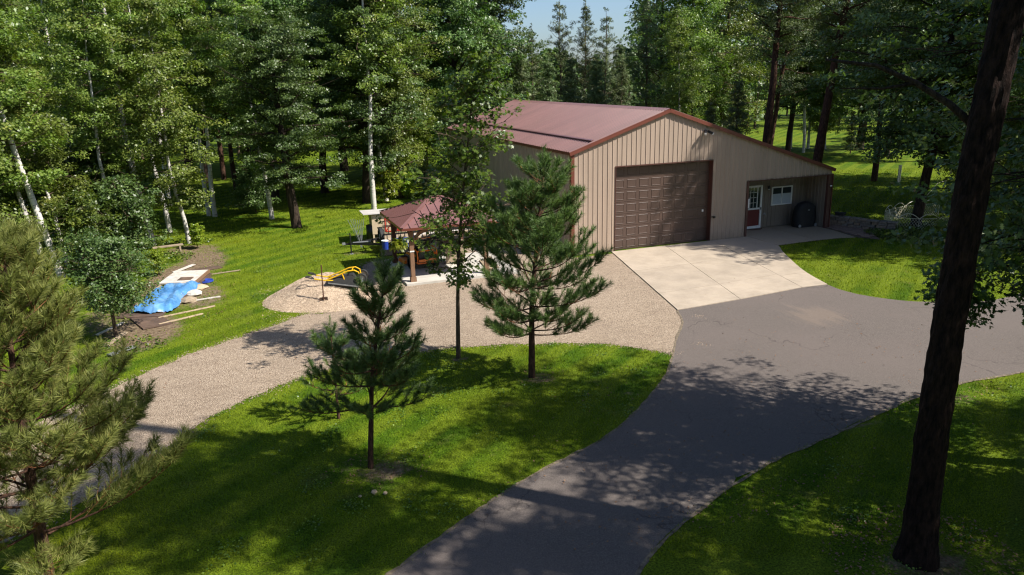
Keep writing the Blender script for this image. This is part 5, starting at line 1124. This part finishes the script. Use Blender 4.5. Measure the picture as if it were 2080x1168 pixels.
for sy in (-1, 1):
    for x in (2.3,):
        wheel('wheel', tr, (x, sy*1.05, .33), .33, .20, 'Y', M['white'])
        b = MB(); pts = [(x+.45*math.cos(a), 0, .36+.42*math.sin(a)) for a in np.linspace(.1, PI-.1, 9)]
        for p, q in zip(pts[:-1], pts[1:]): b.bar((p[0], sy*1.05, p[2]), (q[0], sy*1.05, q[2]), .26, .012, M['black'])
        b.build('fender', tr)
wheel('spare_wheel', tr, (.02, -.42, .80), .34, .20, 'X', M['grey'])
rp = MB()
for z in (1.0, 1.22): rp.bar((.3, .75, z), (2.6, .75, z), .03, .03, M['black'])
for k in range(14): rp.bar((.35+k*.17, .75, .95), (.35+k*.17, .75, 1.22), .03, .02, M['black'])
rp.build('raised_side_rail', tr)
for k, (x, y, l, w, m) in enumerate([(1.3, -.35, 1.9, .32, 'wood_pale'), (2.9, -.1, 2.6, .5, 'board_white'), (3.1, -.5, 2.4, .25, 'board')]):
    b = MB(); b.box((x, y, .56+k*.045), (l, w, .04), M[m], rz=.04*(k-1)); tag(b.build('board', loc=(-7.4, 4.9, 0)), ['short pale board lying on the trailer bed at its front', 'wide whitish board lying on the trailer bed', 'narrow grey board on top of the trailer load'][k], 'board')
bl = thing('blue_crate', 'blue crate with white slots on the near side of the trailer', 'crate', (-6.55, 3.82, .0))
b = MB(); b.box((0, 0, .52), (1.0, .22, .42), M['blue']); b.build('body', bl)
sm_ = MB(); sm_.box((0, -.113, .60), (.07, .012, .17), M['white']); sme = sm_.mesh('slot')
for k in range(6): obj('slot', sme, bl, (-.38+k*.15, 0, 0))
b = MB(); b.box((0, 0, .20), (.9, .20, .22), M['black']); b.build('stand', bl)
bu = MB(); bu.lathe([(0, 0), (.13, 0), (.15, .35), (.16, .36), (0, .36)], M['blue'], 14); bu.lathe([(0, .365), (.162, .365), (.162, .40), (0, .40)], M['white'], 14)
tag(bu.build('bucket', loc=(-7.35, 3.80, .30)), 'blue bucket with a white lid at the front of the trailer', 'bucket')
bx = MB(); bx.box((0, 0, .15), (.5, .3, .30), M['black']); tag(bx.build('toolbox', loc=(-7.33, 3.80, 0)), 'black box under the blue bucket', 'box')
st = thing('stake_bundle', 'fan of thin grey stakes standing at the front left corner of the trailer', 'stakes', (-8.05, 6.05, 0))
for k in range(8):
    b = MB(); b.tube([(R_.uniform(-.05, .05), 0, 0), (-.55+k*.11, R_.uniform(-.1, .1), 1.35+.05*math.sin(k))], .012, M['grey'], 5); b.build('stake', st)
dr = MB(); dr.lathe([(0, 0), (.27, 0), (.29, .02), (.28, .42), (.29, .44), (.28, .85), (0, .85)], M['black'], 16); tag(dr.build('barrel', None, True, loc=(-7.35, 7.0, 0)), 'black barrel left of the cream coop', 'barrel')
# coop
cp = thing('chicken_coop', 'cream coop with red barn-style doors and slanting pale roof behind the trailer', 'coop', (-6.42, 7.15, 0), math.radians(-3))
b = MB(); wv = [(-.95, -.6, .45), (.95, -.6, .45), (.95, .6, .45), (-.95, .6, .45), (-.95, -.6, 1.40), (.95, -.6, 1.40), (.95, .6, 1.34), (-.95, .6, 1.34)]
b.add(wv, [(0, 1, 5, 4), (1, 2, 6, 5), (2, 3, 7, 6), (3, 0, 4, 7), (3, 2, 1, 0)], M['cream']); b.build('body', cp)
for x in (-.9, .9):
    for y in (-.55, .55): b = MB(); b.box((x, y, .23), (.08, .08, .46), M['cream']); b.build('leg', cp)
b = MB(); b.bar((-.08, -.74, 1.46), (-.08, 1.05, 1.36), 2.55, .04, M['tin']); b.build('roof', cp)
def xdoor(x0, x1, z0, z1, y):
    b = MB(); t = .05
    for p, q in (((x0, z0), (x1, z0)), ((x1, z0), (x1, z1)), ((x1, z1), (x0, z1)), ((x0, z1), (x0, z0)), ((x0, z0), (x1, z1)), ((x0, z1), ((x0+x1)/2, (z0+z1)/2))):
        b.bar((p[0], y, p[1]), (q[0], y, q[1]), .018, t, M['redpaint'], up=(0, 0, 1) if abs(p[1]-q[1]) < .01 else (1, 0, 0))
    b.build('door_trim', cp)
xdoor(-.32, .22, .55, 1.25, -.612); xdoor(.27, .81, .55, 1.25, -.612)
b = MB(); b.box((-.961, 0, 1.15), (.02, .5, .45), M['board']); b.build('side_hatch', cp)

# shovel standing in the heap
sh = thing('shovel', 'rusty shovel standing upright in the gravel heap', 'shovel', (-10.89, -3.30, float(pile_h(-10.89, -3.30))-.02)); 
b = MB(); b.tube([(0, 0, .05), (.03, .02, 1.30)], .021, M['cedar_dark'], 7); b.build('handle', sh)
b = MB(); b.add([(-.14, -.02, .16), (-.15, .02, -.02), (-.06, .03, -.12), (.06, .03, -.12), (.15, .02, -.02), (.14, -.02, .16), (0, .04, .05)], [(0, 1, 6), (1, 2, 6), (2, 3, 6), (3, 4, 6), (4, 5, 6), (5, 0, 6)], M['rust']); b.build('blade', sh)
# tipped yellow cart
wb = thing('wheelbarrow', 'yellow-framed black two-wheeled barrow tipped over on the gravel heap', 'wheelbarrow', (-10.02, -2.55, float(pile_h(-10.02, -2.55))-.04), math.radians(-14))
def bt(lst): return lst
b = MB()
for sy in (-1, 1):
    y = sy*.24
    b.tube([(-1.02, y*1.1, .36), (-.62, y*1.05, .28), (.50, y, .20), (.56, y, .26), (.52, y, .52), (.38, y, .60), (.15, y, .58), (-.25, y, .42), (-.62, y*1.05, .29)], .026, M['yellow'], 8)
    b.tube([(-.05, y, .49), (.02, y, .24)], .022, M['yellow'], 8)
b.tube([(.56, -.24, .26), (.62, -.24, .1), (.62, .24, .1), (.56, .24, .26)], .024, M['yellow'], 8); b.tube([(.30, -.24, .60), (.30, .24, .60)], .02, M['yellow'], 8); b.build('frame', wb)
b = MB(); vs = [(-.62, -.30, .22), (.52, -.34, .05), (.52, .34, .05), (-.62, .30, .22), (-.48, -.2, .10), (.42, -.24, -.04), (.42, .24, -.04), (-.48, .2, .10), (-.35, -.16, .36), (.30, -.2, .42), (.30, .2, .42), (-.35, .16, .36)]
b.add(vs, [(0, 1, 5, 4), (1, 2, 6, 5), (2, 3, 7, 6), (3, 0, 4, 7), (4, 5, 6, 7), (0, 8, 9, 1), (1, 9, 10, 2), (2, 10, 11, 3), (3, 11, 8, 0), (8, 11, 10, 9)], M['rubber']); b.bar((-.55, -.33, .20), (.5, -.37, .03), .02, .04, M['grey']); b.build('tub', wb)
for sy in (-1, 1):
    b = MB(); b.tube([(-1.02, sy*.265, .36), (-1.12, sy*.18, .42), (-1.28, sy*.20, .46), (-1.30, sy*.33, .46), (-1.14, sy*.36, .42)], .022, M['rubber'], 8, closed=True); b.build('grip', wb)
    wheel('wheel', wb, (.62, sy*.30, .30), .19, .10, 'Y', M['grey'])

# blue tarpaulin over stacked boards
tp_ = thing('board_stack', 'low stack of rusty sheets and boards under the blue tarpaulin', 'stack', (-16.05, 1.0, 0), math.radians(-15))
for k, (x, y, w, l, z, m) in enumerate([(-.05, -.2, 1.55, 5.4, .03, 'rust'), (.05, .2, 1.4, 5.0, .09, 'rust'), (0, .4, 1.35, 4.2, .15, 'board'), (.35, .9, .45, 3.4, .21, 'board_white')]):
    b = MB(); b.box((x, y, z), (w, l, .05), M[m], rz=.03*(k-1)); b.build('board', tp_)
def tarp():
    rng = np.random.default_rng(8); nx_, ny_ = 34, 56; u, v = np.meshgrid(np.linspace(0, 1, nx_), np.linspace(0, 1, ny_)); x = -.60+1.32*u+.08*np.sin(v*9); y = -2.0+3.4*v+.10*np.sin(u*7+1)
    e = np.minimum(np.minimum(u, 1-u)*7, np.minimum(v, 1-v)*8); z = .06+.24*np.clip(e, 0, 1)**.7
    z += .040*np.abs(np.sin(u*11+v*5+np.sin(v*9)))+.030*np.abs(np.sin(v*17+u*6))+.012*rng.normal(size=u.shape)+.03*np.sin(u*5+v*4); z = np.maximum(z, .025)
    i = (np.arange(ny_-1)[:, None]*nx_+np.arange(nx_-1)[None, :]).ravel(); return np_mesh('tarpaulin', np.column_stack([x.ravel(), y.ravel(), z.ravel()]), 4, M['tarp'], F=np.column_stack([i, i+1, i+nx_+1, i+nx_]))
tag(obj('tarpaulin', tarp(), None, (-16.1, .45, 0), (0, 0, math.radians(-15))), 'crumpled bright blue tarpaulin weighed down over the board stack', 'tarpaulin')
wd = thing('old_white_door', 'peeling white door with a brown square opening at the far end of the tarpaulin', 'door', (-15.55, 2.75, .20), math.radians(-15))
b = MB(); b.box((-.05, 0, .02), (1.35, 1.9, .05), M['board_white']); b.build('leaf', wd)
b = MB(); b.box((.12, -.42, .049), (.52, .48, .012), M['rust']); b.build('window_opening', wd)
b = MB(); b.box((.64, -.05, .0), (.05, 1.9, .12), M['cedar']); b.build('edge_board', wd)
for lab, x, y, l, w, rz, m, z in [
    ('white plank on the dirt pointing right from the tarpaulin', -15.02, -.35, 1.5, .09, 12, 'board_white', .04), ('thin pale plank lying on the dirt below the tarpaulin', -15.5, -2.55, 1.5, .08, 28, 'wood_pale', .03),
    ('longer pale plank just above the thin one on the dirt', -15.35, -1.75, 1.9, .07, 20, 'wood_pale', .03), ('whitish board end sticking out above the white door', -15.75, 5.1, 1.3, .16, 55, 'board_white', .05),
    ('dark flat board in the dirt above the white door', -15.05, 4.6, 1.6, .55, 20, 'rust', .03), ('grey plank lying near the tree foot at the lower left', -17.3, -4.0, 1.2, .16, 70, 'board', .05),
    ('pale plank leaning in the weeds left of the dark tree', -17.6, -2.8, 1.3, .10, 62, 'board_white', .06), ('pair of bluish grey boards near the young pine tips', -17.0, -5.3, .8, .22, 40, 'grey', .06),
    ('dark brown metal strip at the lower end of the tarpaulin', -16.45, -2.35, 1.6, .9, -70, 'rust', .02), ('thin grey batten across the dirt right of the white door', -14.4, 3.6, 1.8, .05, 8, 'board', .03)]:
    b = MB(); b.box((0, 0, 0), (l, w, .035), M[m]); tag(b.build('plank', loc=(x, y, z), rot=(R_.uniform(-.03, .03), R_.uniform(-.02, .02), math.radians(rz))), lab, 'plank')
for i, (x, y, lab, m) in enumerate([(-15.05, 1.35, 'crumpled brown paper sack at the right edge of the tarpaulin', 'wood_pale'), (-15.2, .55, 'torn pale sack lying against the tarpaulin side', 'board_white'), (-15.35, -.35, 'small grey bag below the torn sack', 'board'), (-14.85, 2.35, 'blue lid with a pale rim on the dirt right of the white door', 'blue')]):
    b = MB(); n = 10; 
    prof = [(.22, 0), (.26, .06), (.20, .14), (.09, .19), (0, .20)]; vs = []
    if i == 3: prof = [(.0, .05), (.17, .05), (.24, .10), (.25, .03), (.2, 0)]
    for r, z in prof:
        for k in range(n): a = 2*PI*k/n; j = 1+(R_.uniform(-.22, .22) if i < 3 else 0); vs.append((r*j*math.cos(a)*1.25, r*j*math.sin(a), z))
    b.add(vs, [(q*n+k, q*n+(k+1) % n, (q+1)*n+(k+1) % n, (q+1)*n+k) for q in range(len(prof)-1) for k in range(n)], M[m]); tag(b.build('lid' if i == 3 else 'sack', loc=(x, y, .005)), lab, 'lid' if i == 3 else 'sack')

# low bench at the wood edge
bn = thing('plank_bench', 'low grey plank bench at the wood edge by the white birch foot', 'bench', (-16.55, 8.6, 0), math.radians(12))
b = MB(); b.box((0, 0, .40), (1.3, .26, .05), M['board']); b.build('seat', bn)
for x in (-.5, .5): b = MB(); b.box((x, 0, .19), (.07, .22, .38), M['board']); b.build('leg', bn)

# stone wall right of the porch
sw = thing('stone_wall', 'low dry-laid stone garden wall right of the porch', 'stone wall', (0, 0, 0))
pa = [Vector((13.95, 1.05, 0)), Vector((14.62, .55, 0)), Vector((15.05, -.4, 0)), Vector((15.35, -1.35, 0)), Vector((15.9, -2.2, 0))]
L_ = [0]
for p, q in zip(pa[:-1], pa[1:]): L_.append(L_[-1]+(q-p).length)
def at_(s):
    for i in range(len(pa)-1):
        if s <= L_[i+1] or i == len(pa)-2:
            t = (s-L_[i])/(L_[i+1]-L_[i]); return pa[i].lerp(pa[i+1], t), math.atan2((pa[i+1]-pa[i]).y, (pa[i+1]-pa[i]).x)
for c in range(4):
    s = R_.uniform(0, .1); hgt = .135 if c < 3 else .07
    while s < L_[-1]-.1:
        l = R_.uniform(.22, .46)*(1.35 if c == 3 else 1); p, a = at_(min(s+l/2, L_[-1])); b = MB()
        b.box((0, 0, 0), (l-.02, (.30 if c < 3 else .38)+R_.uniform(-.03, .03), hgt-.012), M['stone'] if R_.random() < .6 else M['stone2'], taper=.93)
        b.build('stone', sw, loc=(p.x+R_.uniform(-.02, .02), p.y, .07+c*.137-(.03 if c == 3 else 0)), rot=(R_.uniform(-.04, .04), R_.uniform(-.03, .03), a+R_.uniform(-.05, .05))); s += l
for i, (s, lab) in enumerate([(.45, 'dark planter tray on the stone wall nearest the porch post'), (1.25, 'second dark planter tray on the stone wall, farther from the porch')]):
    p, a = at_(s); b = MB(); b.box((0, 0, .07), (.42, .22, .14), M['rubber'], taper=1.12); tag(b.build('planter', loc=(p.x, p.y+.08, .525), rot=(0, 0, a)), lab, 'planter')
# wire garden fence of arched panels
gf = thing('garden_fence', 'low cream wire garden fence of arched panels around the leaning oak', 'garden fence', (0, 0, 0))
def fpanel(p, q, h=.78):
    p = Vector((*p, 0)); q = Vector((*q, 0)); d = q-p; L = d.length; d.normalize(); b = MB(); P = lambda s, z: p+d*s+Vector((0, 0, z))
    b.tube([P(0, 0), P(0, h*.80)], .016, M['wire'], 4); b.tube([P(L, 0), P(L, h*.80)], .016, M['wire'], 4); b.tube([P(0, h*.8), P(L, h*.8)], .010, M['wire'], 4)
    b.tube([P(L*k/10, h*.80+.22*math.sin(PI*k/10)) for k in range(11)], .016, M['wire'], 4)
    n = max(5, int(L/.12))
    for k in range(-n, n*2):
        for sg in (1, -1):
            s0, s1 = L*k/n, L*k/n+sg*h*.6; z0, z1 = 0., h*.8
            t0, t1 = 0, 1
            if sg > 0: t0 = max(0, (0-s0)/(s1-s0)); t1 = min(1, (L-s0)/(s1-s0))
            else: t0 = max(0, (L-s0)/(s1-s0)); t1 = min(1, (0-s0)/(s1-s0))
            if t1-t0 > .05: b.tube([P(s0+(s1-s0)*t0, z0+(z1-z0)*t0), P(s0+(s1-s0)*t1, z0+(z1-z0)*t1)]  , .0055, M['wire'], 3, cap=False)
    b.build('fence_panel', gf)
FR = [(16.75, -.95), (17.05, -.35), (18.0, .05), (19.0, .25), (20.1, .25), (21.2, .1)]
for p, q in zip(FR[:-1], FR[1:]): fpanel(p, q)
FF_ = [(16.75, -.95), (16.45, -1.75), (17.0, -2.45), (17.9, -2.8), (19.0, -2.9)]
for p, q in zip(FF_[:-1], FF_[1:]): fpanel(p, q, .72)
b = MB(); b.box((-.07, 0, .6), (.07, .07, 1.2), M['wire']); b.box((.07, 0, .6), (.07, .07, 1.2), M['wire']); b.box((0, 0, 1.22), (.24, .10, .04), M['wire']); tag(b.build('marker_post', loc=(28.45, 9.58, 0)), 'white post standing alone on the lawn far right', 'post')
b = MB(); b.tube([(0, 0, 0), (.5, .1, .9), (1.3, .2, 1.5), (1.9, .2, 1.6)], .02, M['wire'], 6); tag(b.build('bent_branch', loc=(19.0, -.6, .3)), 'thin pale bent branch hanging by the oak above the garden fence', 'branch')
# pale mushrooms and litter on the shaded lawn
for i, (x, y, lab) in enumerate([(-11.48, -16.09, 'largest pale mushroom on the shaded island lawn'), (-11.29, -16.19, 'pale mushroom right of the largest one on the shaded lawn'), (-11.75, -16.11, 'small pale mushroom left of the largest one on the shaded lawn')]):
    b = MB(); r = (.06, .045, .035)[i]; b.lathe([(.3*r, 0), (.3*r, r*.8), (r, r*.8), (r*.75, r*1.3), (0, r*1.5)], M['wood_pale'], 10); tag(b.build('mushroom', loc=(x, y, 0)), lab, 'mushroom', 'mushrooms on the shaded island lawn')
def litter():
    rng = np.random.default_rng(33); C = []
    for cx, cy, rx, ry, n in [(-11.2, -15.2, 1.2, .8, 90), (-6.4, -12, .8, .6, 60), (-3.6, -21.3, 1.6, 1.3, 900), (0, -15, 8, 3.5, 330), (-5.5, -19.0, 3.5, .5, 160), (1.0, -17.0, 3.5, .4, 130), (-6, -17.5, 4, 2, 120), (5, -10, 8, 5, 120), (-13, -7, 5, 3, 140), (-15.6, 1.5, 1.9, 6, 900)]:
        r = np.sqrt(rng.uniform(0, 1, n)); a = rng.uniform(0, 6.28, n); C.append(np.column_stack([cx+rx*r*np.cos(a), cy+ry*r*np.sin(a), rng.uniform(.02, .05, n)]))
    C = np.concatenate(C); Nn = nrm(np.array([0, 0, 1.])+rng.normal(0, .35, C.shape)); return np_mesh('fallen_leaves', leaf_quads(C, Nn, .05, rng), 4, M['cedar'], rng.uniform(0, 1, len(C)))
tag(obj('fallen_leaves', litter()), 'scattered dry leaves and chips on lawn, drive and bare earth', kind='stuff')
